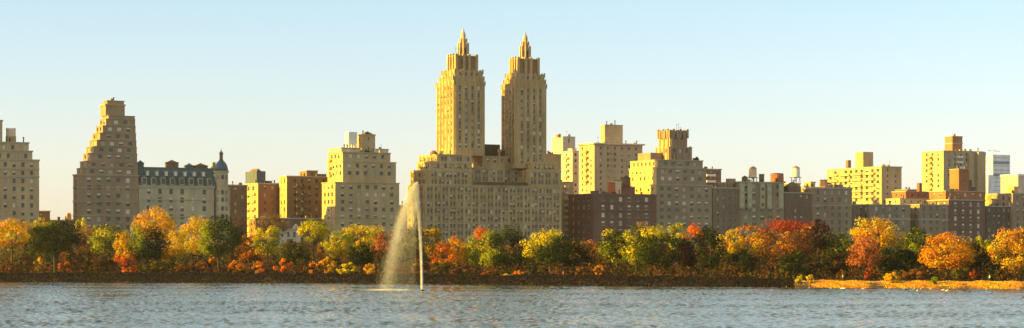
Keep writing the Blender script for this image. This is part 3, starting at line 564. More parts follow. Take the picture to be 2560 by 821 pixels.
# 19 yellow right edge
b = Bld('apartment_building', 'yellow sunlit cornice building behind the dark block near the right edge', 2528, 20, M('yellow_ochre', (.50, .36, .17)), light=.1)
B0 = b.block(2462, 2529, 2560, 486, win=(3, 1, 1.4, 3), winl=(2.6, .9, 1.6, 3), corn=.7); b.band(B0, 497, .5); b.block(2520, 2535, 2545, 467, d=6, z0=B0['z1'], win=None, corn=.3); b.done(M('yellow_ochre'))
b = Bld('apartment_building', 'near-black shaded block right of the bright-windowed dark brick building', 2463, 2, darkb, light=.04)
b.block(None, 2464, 2531, 516, dep=14, win=(3, 1.1, 1.6, 3.2)); b.done()
b = Bld('apartment_building', 'grey-brown block with pale windows running out of the right edge', 2531, 0, greyb, light=.35)
b.block(None, 2532, 2640, 484, dep=18, win=(4.2, 1.3, 1.9, 3.3), corn=.5); b.done()
b = Bld('high_rise', 'pale far high-rise peeping over the block at the right edge', 2546, 500, pale, light=.1)
b.block(None, 2545, 2600, 438, dep=20, win=None, corn=1.5); b.done(WHITE)
# water towers / huts on the remaining roofs
o = water_tower((kx(684)*930, 930, GZ+15.5), 1.9, 2.6, 2.2, 'brown barrel water tower low in front of the reddish block'); 
#TREES
def shoreY(p): return EYE*F/(interp(p, [0, 500, 1000, 1400, 1800, 2100, 2560], [705, 707, 710.5, 714, 718, 720.5, 723])-HOR)
def bankh(p): return interp(p, [0, 1500, 1950, 2560], [2.25, 2.2, 1.65, 1.6])
def groundz(p, off): return interp(off, [-6, 0, 2, 6, 9, 60, 150, 9000], [-1.5, -.25, .5, bankh(p)*.8, bankh(p), bankh(p), 3, 3])
PAL = {  # leaf colours (linear albedo), several per tree
 'gold': [(.84, .47, .015), (.80, .40, .012), (.72, .44, .02)], 'yellow': [(.76, .60, .02), (.70, .54, .015), (.56, .48, .02)],
 'orange': [(.78, .27, .012), (.70, .21, .012), (.62, .28, .02)], 'brightorange': [(.80, .19, .012), (.78, .27, .012), (.74, .14, .012)],
 'red': [(.50, .065, .018), (.44, .085, .018), (.34, .05, .02)], 'rust': [(.27, .095, .025), (.22, .085, .03), (.20, .10, .03)],
 'salmon': [(.60, .19, .07), (.52, .15, .055), (.45, .18, .07)], 'maroon': [(.075, .022, .02), (.06, .025, .02), (.05, .03, .022)],
 'green': [(.055, .075, .010), (.038, .058, .009), (.085, .10, .012)], 'dark': [(.024, .032, .010), (.018, .027, .010), (.036, .042, .012)],
 'ygreen': [(.42, .42, .02), (.30, .34, .02), (.18, .23, .018)], 'olive': [(.12, .105, .018), (.09, .085, .018), (.15, .11, .02)],
 'tan': [(.34, .20, .08), (.28, .17, .07), (.25, .14, .06)], 'brown': [(.11, .06, .025), (.08, .045, .025), (.15, .075, .025)]}
PAL = {k: [tuple(c*.84 for c in q) for q in v] for k, v in PAL.items()}
def leafmesh(name, pos, nrm, size, col, aspect=.75):
    n = len(pos); nrm = nrm/np.linalg.norm(nrm, axis=1, keepdims=True)
    r = RS.normal(size=(n, 3)); a = np.cross(nrm, r); a /= np.linalg.norm(a, axis=1, keepdims=True); b = np.cross(nrm, a)
    s = size[:, None]; a = a*s; b = b*s*aspect
    k = RS.uniform(.5, 1.2, size=(n, 4, 1))
    V = np.stack([pos-a*k[:, 0], pos-b*k[:, 1], pos+a*k[:, 2], pos+b*k[:, 3]], 1).reshape(-1, 3)
    me = bpy.data.meshes.new(name); me.vertices.add(4*n); me.vertices.foreach_set('co', V.astype('f').ravel())
    me.loops.add(4*n); me.loops.foreach_set('vertex_index', np.arange(4*n, dtype='i'))
    me.polygons.add(n); me.polygons.foreach_set('loop_start', np.arange(0, 4*n, 4, dtype='i'))
    me.update(calc_edges=True)
    at = me.color_attributes.new('leaf_colour', 'FLOAT_COLOR', 'POINT')
    c = np.ones((4*n, 4), 'f'); c[:, :3] = np.repeat(col, 4, 0); at.data.foreach_set('color', c.ravel())
    me.materials.append(LEAF); return me
def rdir(n):
    d = RS.normal(size=(n, 3)); return d/np.linalg.norm(d, axis=1, keepdims=True)
def crown_pts(Rx, Ry, Rz, pals, seed, dens=1., leaf=.42, split=None, shape='round'):
    """pals: [(name, weight)]; split: (pal, fn(pos unit)->bool)"""
    area = (Rx*Rz+Rx*Ry+Ry*Rz)*4.2
    nc = int(max(20, min(110, area/5.0))); 
    d = rdir(nc); rad = RS.uniform(.3, 1., nc)**.45
    if shape == 'cone': pass
    C = d*rad[:, None]*.84; C[:, 2] = np.where(C[:, 2] < -.45, -.45+RS.uniform(-.1, .1, nc), C[:, 2])
    lump = 1+.13*np.sin(C[:, 0]*5+seed)*np.cos(C[:, 1]*4+seed*2)
    C *= lump[:, None]
    rc = RS.uniform(.15, .30, nc)
    n = int(area*dens*4.6/(leaf/.42)**2); ci = RS.choice(nc, n, p=rc**2/np.sum(rc**2)); q = rdir(n)
    sh = RS.uniform(.55, 1.08, n)**.6
    pos = C[ci]+q*(rc[ci]*sh)[:, None]*np.array([1, 1, .8])
    R = np.array([Rx, Ry, Rz]); P = pos*R; nrm = q*.9+RS.normal(size=(n, 3))*.4+pos*.55+np.array([0, 0, .15])
    names = [p[0] for p in pals]; w = np.array([p[1] for p in pals], float); w /= w.sum()
    cp = RS.choice(len(names), nc, p=w)
    if split:
        for i in range(nc):
            if split[1](C[i]): cp[i] = names.index(split[0])
            elif names[cp[i]] == split[0]: cp[i] = 0
    pal = np.array([PAL[k] for k in names]); sub = RS.randint(0, 3, nc)
    col = pal[cp, sub][ci]; j = pal[cp[ci], RS.randint(0, 3, n)]
    mixf = RS.uniform(0, .4, n)[:, None]; col = col*(1-mixf)+j*mixf
    col *= RS.uniform(.8, 1.15, n)[:, None]*(RS.uniform(.88, 1.1, nc)[ci])[:, None]
    return P, nrm, RS.uniform(.6, 1.3, n)*leaf, np.clip(col, 0, .8), C*R
def tree(cx, top, bot, w, off, pals, label, trunk=True, dens=1., split=None, leaf=.38, group='autumn trees along the far shore', name='tree', cat='tree', squash=.85):
    Y = shoreY(cx)+off; X = kx(cx)*Y; gz = groundz(cx, off)
    zt = EYE+(HOR-top)/F*Y; zb = max(EYE+(HOR-bot)/F*Y, gz+.3); R = w/F*Y/2; Rz = (zt-zb)/2; zc = (zt+zb)/2
    o = empty(name, (X, Y, gz), 0); tag(o, label, cat, group)
    P, nr, sz, col, C = crown_pts(R, R*squash, Rz, pals, cx, dens, leaf, split)
    P[:, 2] += zc-gz; k = P[:, 2] > .15; P, nr, sz, col = P[k], nr[k], sz[k], col[k]
    link('crown', leafmesh('crown', P, nr, sz, col), o)
    if trunk:
        m = MB(); h = zc-gz; r0 = max(.16, R*.055); rr = random.Random(cx)
        p = Vector((0, 0, -.2)); bend = rr.uniform(-.4, .4); pts = [p]
        for i in range(1, 4): pts.append(Vector((bend*i*.4+rr.uniform(-.15, .15), rr.uniform(-.2, .2), h*i/3)))
        for i in range(3): m.tube(pts[i], pts[i+1], r0*(1-.22*i), r0*(1-.22*(i+1)), 7)
        for i in range(9):
            c = C[rr.randrange(len(C))]; q = Vector((c[0]*.85, c[1]*.85, c[2]*.85+zc-gz)); s = pts[1].lerp(pts[3], rr.uniform(.1, .95)) if q.z > pts[1].z else pts[1]
            mid = s.lerp(q, .5)+Vector((0, 0, .3)); m.tube(s, mid, r0*.42, r0*.3, 5); m.tube(mid, q, r0*.3, r0*.1, 5)
        m.build('trunk', BARK, o)
    return o
up = lambda t: (lambda c: c[2] > t)
left = lambda t: (lambda c: c[0] < t)
T = [
 (32, 547, 640, 118, 45, [('gold', 3), ('yellow', 1)], 'wide golden tree in front of the leftmost tan block'),
 (108, 545, 610, 62, 75, [('yellow', 2), ('ygreen', 1)], 'yellow crown behind the big dark green tree on the far left'),
 (138, 552, 648, 128, 16, [('dark', 3), ('green', 1)], 'spreading dark green tree on a bare trunk below the gap at the left'),
 (206, 548, 600, 38, 85, [('yellow', 1)], 'small yellow crown peeking up at the foot of the stepped tower'),
 (222, 568, 655, 78, 60, [('rust', 1), ('tan', 2), ('orange', 1)], 'thin orange-brown tree right of the spreading dark green one'),
 (272, 557, 650, 84, 48, [('ygreen', 3), ('olive', 2), ('yellow', 1)], 'yellow-green tree below the middle of the stepped tower'),
 (318, 578, 684, 56, 22, [('gold', 3), ('brightorange', 1)], 'narrow orange tree turning red near its foot, left of a green one'),
 (368, 560, 668, 92, 26, [('dark', 3), ('green', 2), ('ygreen', 1)], 'dark green tree with yellow-green left edge, under the slate roof'),
 (388, 522, 620, 104, 90, [('gold', 5), ('orange', 1)], 'tall bright orange-gold tree at the left of the mansard building'),
 (435, 575, 670, 64, 40, [('gold', 2), ('yellow', 1)], 'orange-yellow tree below the middle of the mansard building'),
 (495, 534, 655, 96, 60, [('gold', 2), ('yellow', 2)], 'tall golden tree left of the big green one below the domed turret'),
 (547, 540, 662, 108, 20, [('green', 3), ('dark', 2), ('ygreen', 1)], 'big dark green tree on a dark trunk below the domed turret'),
 (622, 588, 668, 66, 45, [('rust', 2), ('orange', 1), ('brown', 1)], 'rust brown tree below the glowing reddish block'),
 (668, 563, 655, 64, 40, [('yellow', 3), ('ygreen', 1)], 'yellow tree right of the rust brown one'),
 (682, 530, 600, 76, 100, [('tan', 2), ('brown', 1)], 'sparse tan tree with bare twigs, in front of the low brown roofs'),
 (738, 600, 672, 74, 30, [('dark', 1), ('olive', 1)], 'dull dark olive tree left of the round yellow lollipop tree'),
 (784, 549, 618, 74, 50, [('yellow', 3), ('ygreen', 1)], 'round yellow lollipop tree on a pale thin trunk'),
 (846, 575, 660, 70, 45, [('yellow', 2), ('ygreen', 2), ('gold', 1)], 'loose yellow tree under the left end of the terraced block'),
 (905, 556, 650, 112, 62, [('yellow', 3), ('gold', 1), ('olive', 1)], 'broad mustard yellow tree below the terraced block'),
 (903, 606, 672, 74, 18, [('dark', 4), ('green', 1)], 'low dark green tree in front of the mustard yellow one'),
 (957, 580, 650, 58, 45, [('salmon', 2), ('rust', 1)], 'pinkish red tree just left of the fountain spray'),
 (1030, 566, 665, 66, 40, [('olive', 2), ('brown', 1), ('ygreen', 1)], 'olive tree seen through the fountain spray'),
 (1074, 562, 650, 60, 72, [('gold', 1), ('olive', 1)], 'orange-olive crown just right of the fountain jet'),
 (1108, 598, 680, 62, 30, [('rust', 1), ('brightorange', 1), ('orange', 1)], 'red-orange tree right of the fountain jet'),
 (1146, 594, 676, 56, 38, [('gold', 3), ('brightorange', 1)], 'bright orange tree below the left tower of the twin-towered building'),
 (1205, 575, 684, 80, 42, [('ygreen', 3), ('brightorange', 2)], 'yellow-green tree with a vivid orange patch in its crown'),
 (1263, 563, 690, 120, 22, [('green', 3), ('dark', 3), ('ygreen', 1)], 'big round dark green tree below the gap of the twin towers'),
 (1332, 590, 680, 50, 75, [('olive', 2), ('ygreen', 1)], 'olive crown between the two round trees under the twin-towered building'),
 (1378, 572, 678, 118, 26, [('green', 3), ('dark', 2), ('yellow', 3)], 'round green tree with a golden yellow top, at the right foot of the twin-towered building'),
 (1438, 605, 690, 60, 40, [('dark', 3), ('brown', 1)], 'dark shaded tree right of the golden-topped round one'),
 (1462, 598, 670, 56, 70, [('salmon', 1), ('rust', 1), ('tan', 1)], 'thin pinkish brown tree below the dark red-brown block'),
 (1488, 615, 670, 40, 45, [('rust', 1), ('orange', 1)], 'rusty orange tree leaning against the left side of the yellow-green mass'),
 (1543, 570, 676, 98, 28, [('ygreen', 3), ('green', 2), ('yellow', 1), ('dark', 2)], 'yellow-green tree under the dark red-brown block'),
 (1606, 553, 620, 56, 95, [('tan', 1)], 'pale tan crown rising behind the green trees'),
 (1592, 562, 678, 66, 24, [('ygreen', 2), ('yellow', 2), ('green', 2)], 'green tree with yellow streaks hanging down its middle'),
 (1650, 566, 690, 114, 22, [('green', 4), ('dark', 2), ('yellow', 1)], 'largest green tree below the setback tower, yellow along its top'),
 (1694, 557, 640, 58, 62, [('ygreen', 2), ('yellow', 1)], 'yellow-green crown behind the largest green tree'),
 (1736, 557, 690, 72, 34, [('maroon', 3), ('brightorange', 2), ('red', 1)], 'tree with a fiery orange-red top and dark maroon below'),
 (1776, 563, 694, 66, 24, [('dark', 3), ('green', 1)], 'tall dark green tree right of the fiery-topped one'),
 (1830, 570, 650, 68, 50, [('yellow', 2), ('gold', 2)], 'golden yellow tree below the sooty brown low-rise'),
 (1852, 625, 696, 100, 28, [('brown', 1), ('dark', 2)], 'low murky brown tree under the golden yellow pair'),
 (1876, 556, 630, 58, 80, [('tan', 2), ('orange', 1)], 'peach-coloured crown below the grey-green building'),
 (1898, 575, 660, 50, 50, [('yellow', 1), ('gold', 2)], 'small golden tree at the left foot of the great red tree'),
 (1974, 541, 672, 140, 40, [('rust', 3), ('orange', 1), ('red', 3)], 'great spreading tree, scarlet on top and orange below'),
 (2046, 552, 645, 62, 26, [('maroon', 1)], 'purple-black tree touching the right side of the great red tree'),
 (1992, 628, 694, 92, 18, [('dark', 3), ('olive', 1)], 'low dark green tree in front of the great red tree'),
 (2092, 577, 660, 84, 48, [('ygreen', 3), ('green', 2), ('olive', 1)], 'yellow-green tree right of the purple-black one'),
 (2082, 632, 696, 90, 24, [('dark', 2), ('brown', 1)], 'dark low tree below the yellow-green one, behind the reeds'),
 (2190, 541, 640, 114, 80, [('gold', 3), ('yellow', 1), ('orange', 1)], 'tall golden tree rising behind the salmon red one'),
 (2162, 590, 690, 88, 24, [('salmon', 4), ('rust', 1)], 'salmon red tree with pale leaning trunks behind the path'),
 (2240, 618, 696, 98, 30, [('dark', 3), ('green', 1)], 'dark green tree right of the salmon red one'),
 (2262, 590, 660, 60, 75, [('olive', 2), ('ygreen', 1)], 'faded olive crown between the golden and the yellow-green tree'),
 (2298, 568, 690, 80, 38, [('ygreen', 3), ('green', 2), ('dark', 1)], 'yellow-green tree under the two grey blocks at right'),
 (2345, 584, 640, 44, 75, [('rust', 1), ('orange', 1)], 'rust red crown peeping behind the round orange tree'),
 (2368, 581, 692, 122, 22, [('gold', 3), ('orange', 3)], 'big round orange tree near the right, above the golden reeds'),
 (2426, 598, 694, 66, 30, [('dark', 2), ('olive', 2), ('gold', 1)], 'dark olive tree with few orange leaves, right of the round orange tree'),
 (2458, 592, 650, 52, 60, [('ygreen', 2), ('yellow', 1)], 'small lime-yellow crown below the near-black block'),
 (2476, 622, 696, 66, 28, [('dark', 1)], 'dark green tree in the dip left of the right-edge tree'),
 (2538, 560, 696, 108, 24, [('gold', 2), ('orange', 1), ('yellow', 1), ('olive', 1)], 'orange-gold tree cut by the right edge'),
]
SPL = {138: None, 368: ('ygreen', lambda c: c[0] < -.15 and c[2] > -.2), 547: ('ygreen', lambda c: c[0] < -.3), 1205: ('brightorange', lambda c: c[2] > .0 and c[0] > -.25 and c[1] < .4),
 1378: ('yellow', lambda c: c[2]-c[0]*.8 > .35), 1736: ('brightorange', lambda c: c[2] > .4), 1650: ('yellow', lambda c: c[2] > .58), 1974: ('red', lambda c: c[2]+c[1]*.1 > .38), 318: ('brightorange', lambda c: c[2] < -.3), 1263: ('ygreen', lambda c: c[0] < -.4)}
for r_ in T:
    cx, top, bot, w, off, pals, lab = r_
    thin = pals[0][0] == 'tan'; w *= 1.24; top -= 5
    tree(cx, top, bot, w, off, pals, lab, split=SPL.get(cx), dens=.55 if thin else 1.0, leaf=.24 if thin else .28)
B = [
 (18, 655, 690, 46, 14, 'rust', 'low rust-orange bush at the far left of the bank'), (60, 640, 690, 70, 30, 'brown', 'brown thicket under the golden tree at the left edge'), (100, 640, 690, 40, 30, 'gold', 'small gold bush left of the dark green tree\'s trunk'),
 (162, 648, 688, 42, 20, 'brightorange', 'vivid orange bush right of the dark green tree\'s trunk'), (205, 640, 690, 66, 24, 'rust', 'rusty bush between dark green and yellow-green trees'), (255, 640, 690, 80, 20, 'brown', 'brown bush below the yellow-green tree left of the slate roof'),
 (322, 662, 690, 50, 16, 'brightorange', 'fiery low bush at the foot of the narrow orange tree'), (392, 650, 692, 74, 18, 'olive', 'olive-brown bush under the dark green tree below the slate roof'), (455, 655, 692, 60, 18, 'rust', 'dull rust bush in front of the orange-yellow tree'),
 (500, 645, 690, 70, 20, 'rust', 'red-brown bush under the tall golden tree'), (532, 642, 680, 34, 26, 'orange', 'small orange bush left of the trunk below the turret'), (596, 650, 688, 62, 18, 'orange', 'orange bush right of the trunk below the turret'),
 (650, 655, 690, 56, 16, 'orange', 'orange bush under the yellow tree right of the rust brown one'), (707, 640, 688, 56, 18, 'brightorange', 'brightest red-orange bush on the left half of the bank'), (750, 660, 692, 46, 16, 'brown', 'brown bush left of the lollipop tree\'s trunk'),
 (785, 652, 694, 40, 16, 'orange', 'orange bush at the foot of the lollipop tree'), (822, 642, 694, 60, 20, 'gold', 'golden orange bush below the terraced block'), (868, 655, 692, 64, 16, 'yellow', 'yellow bush left of the low dark green tree'), (926, 655, 694, 36, 14, 'gold', 'small gold bush right of the low dark green tree'),
 (985, 650, 698, 50, 18, 'rust', 'pinkish brown bush behind the foot of the spray'), (1050, 655, 698, 60, 16, 'rust', 'rust bush behind the foot of the fountain jet'), (1100, 655, 698, 60, 16, 'olive', 'olive brown bush right of the fountain jet'), (1150, 660, 698, 60, 14, 'rust', 'brownish bush below the bright orange tree'),
 (1208, 682, 694, 16, 10, 'brightorange', 'tiny red-orange shrub at the foot of the orange-patched tree'), (1298, 676, 698, 44, 12, 'orange', 'low orange bush under the big round dark green tree'), (1265, 686, 700, 30, 10, 'yellow', 'low yellow-green shrub left of the low orange bush'), (1345, 655, 698, 60, 30, 'brown', 'brown thicket between the two round trees'),
 (1420, 668, 702, 60, 14, 'brown', 'dark brown thicket below the golden-topped round tree'), (1500, 662, 700, 40, 14, 'orange', 'orange bush left of the trunks under the yellow-green tree'), (1455, 665, 702, 40, 14, 'rust', 'rusty bush below the thin pinkish brown tree'), (1592, 680, 702, 26, 28, 'gold', 'gold bush between the trunks of the green trees'), (1630, 672, 700, 50, 60, 'orange', 'orange bush behind the largest green tree\'s trunk'),
 (1998, 688, 714, 22, 4, 'yellow', 'left of the two lime-yellow shrubs at the start of the reeds'), (2025, 686, 714, 22, 4, 'yellow', 'right of the two lime-yellow shrubs at the start of the reeds'), (2030, 660, 698, 44, 20, 'brown', 'brown bush above the two lime-yellow shrubs'), (1965, 672, 700, 40, 16, 'olive', 'olive bush left of the two lime-yellow shrubs'),
 (2230, 682, 712, 44, 5, 'gold', 'orange-yellow bush on the reed bank'), (2290, 670, 700, 78, 16, 'rust', 'wide russet brown shrub behind the path'), (2335, 690, 714, 24, 4, 'ygreen', 'lime shrub below the round orange tree'), (2435, 672, 700, 26, 14, 'red', 'small red shrub near the path at the right'), (2175, 665, 700, 30, 14, 'red', 'low red bush under the salmon red tree'), (2400, 665, 700, 60, 16, 'olive', 'olive thicket right below the round orange tree'), (2505, 670, 704, 50, 16, 'brown', 'dark thicket under the right-edge tree')]
for cx, top, bot, w, off, pal, lab in B:
    Y = shoreY(cx)+off; gz = groundz(cx, off); zt = EYE+(HOR-top)/F*Y; R = w/F*Y/2
    o = empty('bush', (kx(cx)*Y, Y, gz)); tag(o, lab, 'bush', 'bushes along the far bank')
    h = max(zt-gz, .8); P, nr, sz, col, C = crown_pts(R, R*.8, h*.55, [(pal, 3), ('brown' if pal not in ('yellow', 'ygreen', 'gold') else pal, 1)], cx, 1.25, .3)
    P[:, 2] += h*.5; k = P[:, 2] > .05; link('foliage', leafmesh('foliage', P[k], nr[k], sz[k], col[k]), o)
    m = MB()
    for i in range(5): c = C[i]; m.tube((c[0]*.1, c[1]*.1, -.1), (c[0]*.7, c[1]*.7, max(.3, c[2]+h*.45)), .07, .03, 5)
    m.build('stem', BARK, o)
#GROUND
cols = list(range(-12000, -400, 800))+list(range(-400, 2961, 40))+list(range(3000, 14200, 800))
offs = [-6, 0, 2, 4, 6, 9, 13, 20, 40, 60, 100, 150, 250, 500, 1200, 3000, 9000]
V = []; Fc = []
for p in cols:
    sy = shoreY(p)
    for of in offs:
        Y = sy+of; jit = (math.sin(p*.071)+math.sin(p*.033+1))*.5 if of < 9 else 0
        V.append((kx(p)*Y, Y+jit, groundz(p, of)))
n = len(offs)
for i in range(len(cols)-1):
    for j in range(n-1): Fc.append((i*n+j, (i+1)*n+j, (i+1)*n+j+1, i*n+j+1))
me = bpy.data.meshes.new('ground'); me.from_pydata(V, [], Fc); me.materials.append(mat('leaf_litter', (.042, .028, .027), .95, .45, .25, streak=False)); tag(link('ground', me), kind='structure')
m = MB(); ps = list(range(1940, 3000, 20))
for a, c in zip(ps, ps[1:]):
    q = []
    for p, of in ((a, 9.6), (c, 9.6), (c, 13), (a, 13)): Y = shoreY(p)+of; q.append((kx(p)*Y, Y, groundz(p, of)+.03))
    m.quad(*q)
tag(m.build('path', mat('path_gravel', (.34, .26, .18), .9, .2, .8, streak=False)), kind='structure')
# water: a sheet of real short-crested wind waves, one mesh
WAT, t, o = nt('reservoir_water'); N = t.nodes.new; L = t.links.new
p = N('ShaderNodeBsdfPrincipled'); p.inputs['Base Color'].default_value = (.05, .05, .04, 1); p.inputs['Roughness'].default_value = .12; p.inputs['IOR'].default_value = 1.33; p.inputs['Specular IOR Level'].default_value = .4; p.inputs['Specular Tint'].default_value = (1, .95, .88, 1); L(p.outputs[0], o.inputs[0])
pc = np.linspace(-260, 2820, 1100); nr_ = 640; tt = np.linspace(0, 1, nr_)
ye = np.array([shoreY(q)+1.2 for q in pc]); kk = (pc-1280)/F
Yg = 205+(ye[:, None]-205)*(tt[None]**1.12); Xg = kk[:, None]*Yg
gust = .72+.28*np.sin(Xg*.021+Yg*.013+1)*np.sin(Yg*.031-Xg*.008)+.25*np.sin(Yg*.11+Xg*.015+np.sin(Xg*.05))
Z = np.zeros_like(Xg)
for i in range(60):
    wl = math.exp(RS.uniform(math.log(1.1), math.log(2.9))); an = math.pi+RS.normal()*.85; k_ = 2*math.pi/wl; amp = .0088*wl**.95
    Z += amp*np.sin(k_*(Xg*math.cos(an)+Yg*math.sin(an))+RS.uniform(0, 6.28))
Z = Z*np.clip(gust, .45, 1.5); Z[:, -12:] *= np.linspace(1, .2, 12)
V = np.stack([Xg, Yg, Z], 2).reshape(-1, 3); a, b_ = len(pc), nr_
ii = (np.arange(a-1)[:, None]*b_+np.arange(b_-1)[None]); Fq = np.stack([ii, ii+b_, ii+b_+1, ii+1], 2).reshape(-1, 4)
nv = len(V); xl_, xr_ = kk[0], kk[-1]      # calm water beyond the visible part, butted to the wave sheet's edges
ext = np.array([(-4000, -300, 0), (4000, -300, 0), (4000, 205, 0), (xr_*205, 205, 0), (xl_*205, 205, 0), (-4000, 205, 0), (xl_*ye[0], ye[0], 0), (-4000, ye[0], 0), (xr_*ye[-1], ye[-1], 0), (4000, ye[-1], 0)], float)
V = np.vstack([V, ext]); ex_f = [(0, 1, 2, 3, 4, 5), (5, 4, 6, 7), (3, 2, 9, 8)]
me = bpy.data.meshes.new('water'); me.vertices.add(len(V)); me.vertices.foreach_set('co', V.astype('f').ravel())
lp = np.concatenate([Fq.ravel()]+[np.array(f)+nv for f in ex_f]); me.loops.add(len(lp)); me.loops.foreach_set('vertex_index', lp.astype('i'))
ls = np.concatenate([np.arange(0, 4*len(Fq), 4), 4*len(Fq)+np.array([0, 6, 10])]); me.polygons.add(len(ls)); me.polygons.foreach_set('loop_start', ls.astype('i'))
me.update(calc_edges=True); me.polygons.foreach_set('use_smooth', [True]*len(ls)); me.materials.append(WAT); tag(link('water', me), kind='structure')
# undergrowth (stuff)
def strip(n, p0, p1, o0, o1, hfun, pals, leaf, name, label=None):
    p = RS.uniform(p0, p1, n); of = RS.uniform(o0, o1, n); P = np.zeros((n, 3)); u = RS.uniform(0, 1, n)**.7
    for i in range(n):
        Y = shoreY(p[i])+of[i]; g = groundz(p[i], of[i]); P[i] = (kx(p[i])*Y, Y, g+u[i]*hfun(p[i], of[i]))
    pal = np.array([c for k in pals for c in PAL.get(k, [k] if isinstance(k, tuple) else k)]); blk = (np.sin(p*.05)+np.sin(p*.021+2)+RS.normal(size=n)*.3+np.sin(p*.17)*.6+3)/6
    col = pal[np.clip((blk*len(pal)).astype(int), 0, len(pal)-1)]*RS.uniform(.7, 1.3, n)[:, None]
    nr = RS.normal(size=(n, 3))+np.array([0, -.2, .5]); me = leafmesh(name, P, nr, RS.uniform(.6, 1.3, n)*leaf, np.clip(col, 0, .8))
    return tag(link(name, me), label, kind='stuff')
hv = lambda a, b: (lambda p, o: a+b*(.5+.25*math.sin(p*.09+o*.3)+.25*math.sin(p*.037+1+o*.11)))
PAL['bank'] = [(.026, .019, .021), (.022, .018, .019), (.034, .021, .021), (.022, .023, .014)]
strip(34000, -60, 1985, -.4, 11, hv(.3, .6), ['bank'], .3, 'bank_brush')
strip(46000, -60, 2620, 14, 60, hv(1.2, 3.4), ['brown', 'olive', 'dark', 'rust', 'dark', 'brown', 'maroon', 'olive'], .3, 'undergrowth')
strip(90000, -80, 2640, 60, 150, hv(5.5, 5.5), ['brown', 'olive', 'dark', 'rust', 'olive', 'brown'], .45, 'woodland_undergrowth')
# reeds (stuff)
n = 24000; p = RS.uniform(1955, 2640, n); p = np.where((p < 2030) & (RS.uniform(size=n) > (p-1940)/95), RS.uniform(2030, 2640, n), p); of = RS.uniform(.2, 8.6, n); V = np.zeros((n, 4, 3)); colr = np.zeros((n, 3))
for i in range(n):
    Y = shoreY(p[i])+of[i]; X = kx(p[i])*Y; g = groundz(p[i], of[i])-.1; h = RS.uniform(.15, .42)*min(1, .45+(p[i]-1955)/120)*(1+.3*math.sin(p[i]*.08)+.2*math.sin(p[i]*.031)); w_ = RS.uniform(.08, .2); l = RS.normal()*.15
    al = RS.uniform(0, 3.1); cx_, cy_ = w_*math.cos(al), w_*math.sin(al); V[i] = [(X-cx_, Y-cy_, g), (X+cx_, Y+cy_, g), (X+cx_*.4+l, Y+cy_*.4, g+h), (X-cx_*.4+l, Y-cy_*.4, g+h)]
    s = math.sin(p[i]*.05)+math.sin(p[i]*.11+of[i]); colr[i] = ((.78, .42, .06) if s > .3 else (.66, .28, .07) if s > -.5 else (.74, .52, .04))
me = bpy.data.meshes.new('reeds'); me.vertices.add(4*n); me.vertices.foreach_set('co', V.astype('f').ravel()); me.loops.add(4*n); me.loops.foreach_set('vertex_index', np.arange(4*n, dtype='i')); me.polygons.add(n); me.polygons.foreach_set('loop_start', np.arange(0, 4*n, 4, dtype='i')); me.update(calc_edges=True)
at = me.color_attributes.new('leaf_colour', 'FLOAT_COLOR', 'POINT'); c = np.ones((4*n, 4), 'f'); c[:, :3] = np.repeat(colr*RS.uniform(.7, 1.2, (n, 1)), 4, 0); at.data.foreach_set('color', c.ravel()); me.materials.append(LEAF); tag(link('reeds', me), kind='stuff')
#FOUNTAIN
FY = EYE*F/77.; fx = lambda p: kx(p)*FY; fz = lambda y: EYE+(HOR-y)/F*FY
fo = empty('fountain', (fx(1055), FY, 0)); tag(fo, 'tall white fountain jet in the water with its spray blown to the left', 'fountain')
X0 = fx(1055); H = fz(455)
def drops(name, P, s, parent):
    n = len(P); a = rdir(n); b = rdir(n); c = np.cross(a, b); s = s[:, None]
    V = np.stack([P+a*s, P-a*s*.6+b*s*.7, P-b*s*.8, P+c*s], 1).reshape(-1, 3)
    idx = np.array([[0, 1, 2], [0, 1, 3], [1, 2, 3], [0, 2, 3]]); I = (np.arange(n)[:, None, None]*4+idx[None]).ravel()
    me = bpy.data.meshes.new(name); me.vertices.add(4*n); me.vertices.foreach_set('co', V.astype('f').ravel()); me.loops.add(12*n); me.loops.foreach_set('vertex_index', I.astype('i')); me.polygons.add(4*n); me.polygons.foreach_set('loop_start', np.arange(0, 12*n, 3, dtype='i')); me.update(calc_edges=True); me.materials.append(SPRAY); o = link(name, me, parent); return o
m = MB(); prof = []
for i in range(31):
    q = i/30; r = (.24-.13*q)*(1+.25*math.sin(i*2.3)); prof.append((r, H*.86*q))
m.lathe(0, 0, prof, 9)
m.v = [(x-.9*(z/H)**2, y, z) for x, y, z in m.v]; m.build('jet', SPRAY, fo)
n = 36000; q = RS.uniform(0, 1, n)**.8; z = q*H*.98; sp = .06+.4*q**2
P = np.stack([-.9*(z/H)**2-np.abs(RS.normal(size=n))*sp*.9+RS.normal(size=n)*.12, RS.normal(size=n)*sp*.5, z], 1); drops('jet_drops', P, RS.uniform(.035, .08, n), fo)
n = 150000; core = RS.uniform(size=n) < .45; D = np.where(core, RS.normal(7.2, 1.25, n), RS.uniform(.4, 8.8, n)); Hs = H*np.where(core, RS.uniform(.86, 1., n), RS.uniform(.75, 1., n))
s_ = RS.uniform(0, 1, n); z = Hs*(1-s_**2); x = -.8-D*s_**1.12-RS.uniform(0, .6, n); P = np.stack([x, -.38*(x+.8)+RS.normal(size=n)*(.25+1.0*s_), z], 1)
drops('spray', P, RS.uniform(.016, .036, n)*np.where(core, 1.1, .85), fo)
n = 5000; P = np.stack([RS.normal(-7.9, 2.0, n), 2.7+RS.normal(size=n)*1.2, np.abs(RS.normal(size=n))*.12], 1); drops('splash', P, RS.uniform(.04, .09, n), fo)
m = MB(); m.lathe(0, 0, [(.6, -.4), (.5, .1), (.34, .25)], 12); m.build('nozzle', DARK, fo)
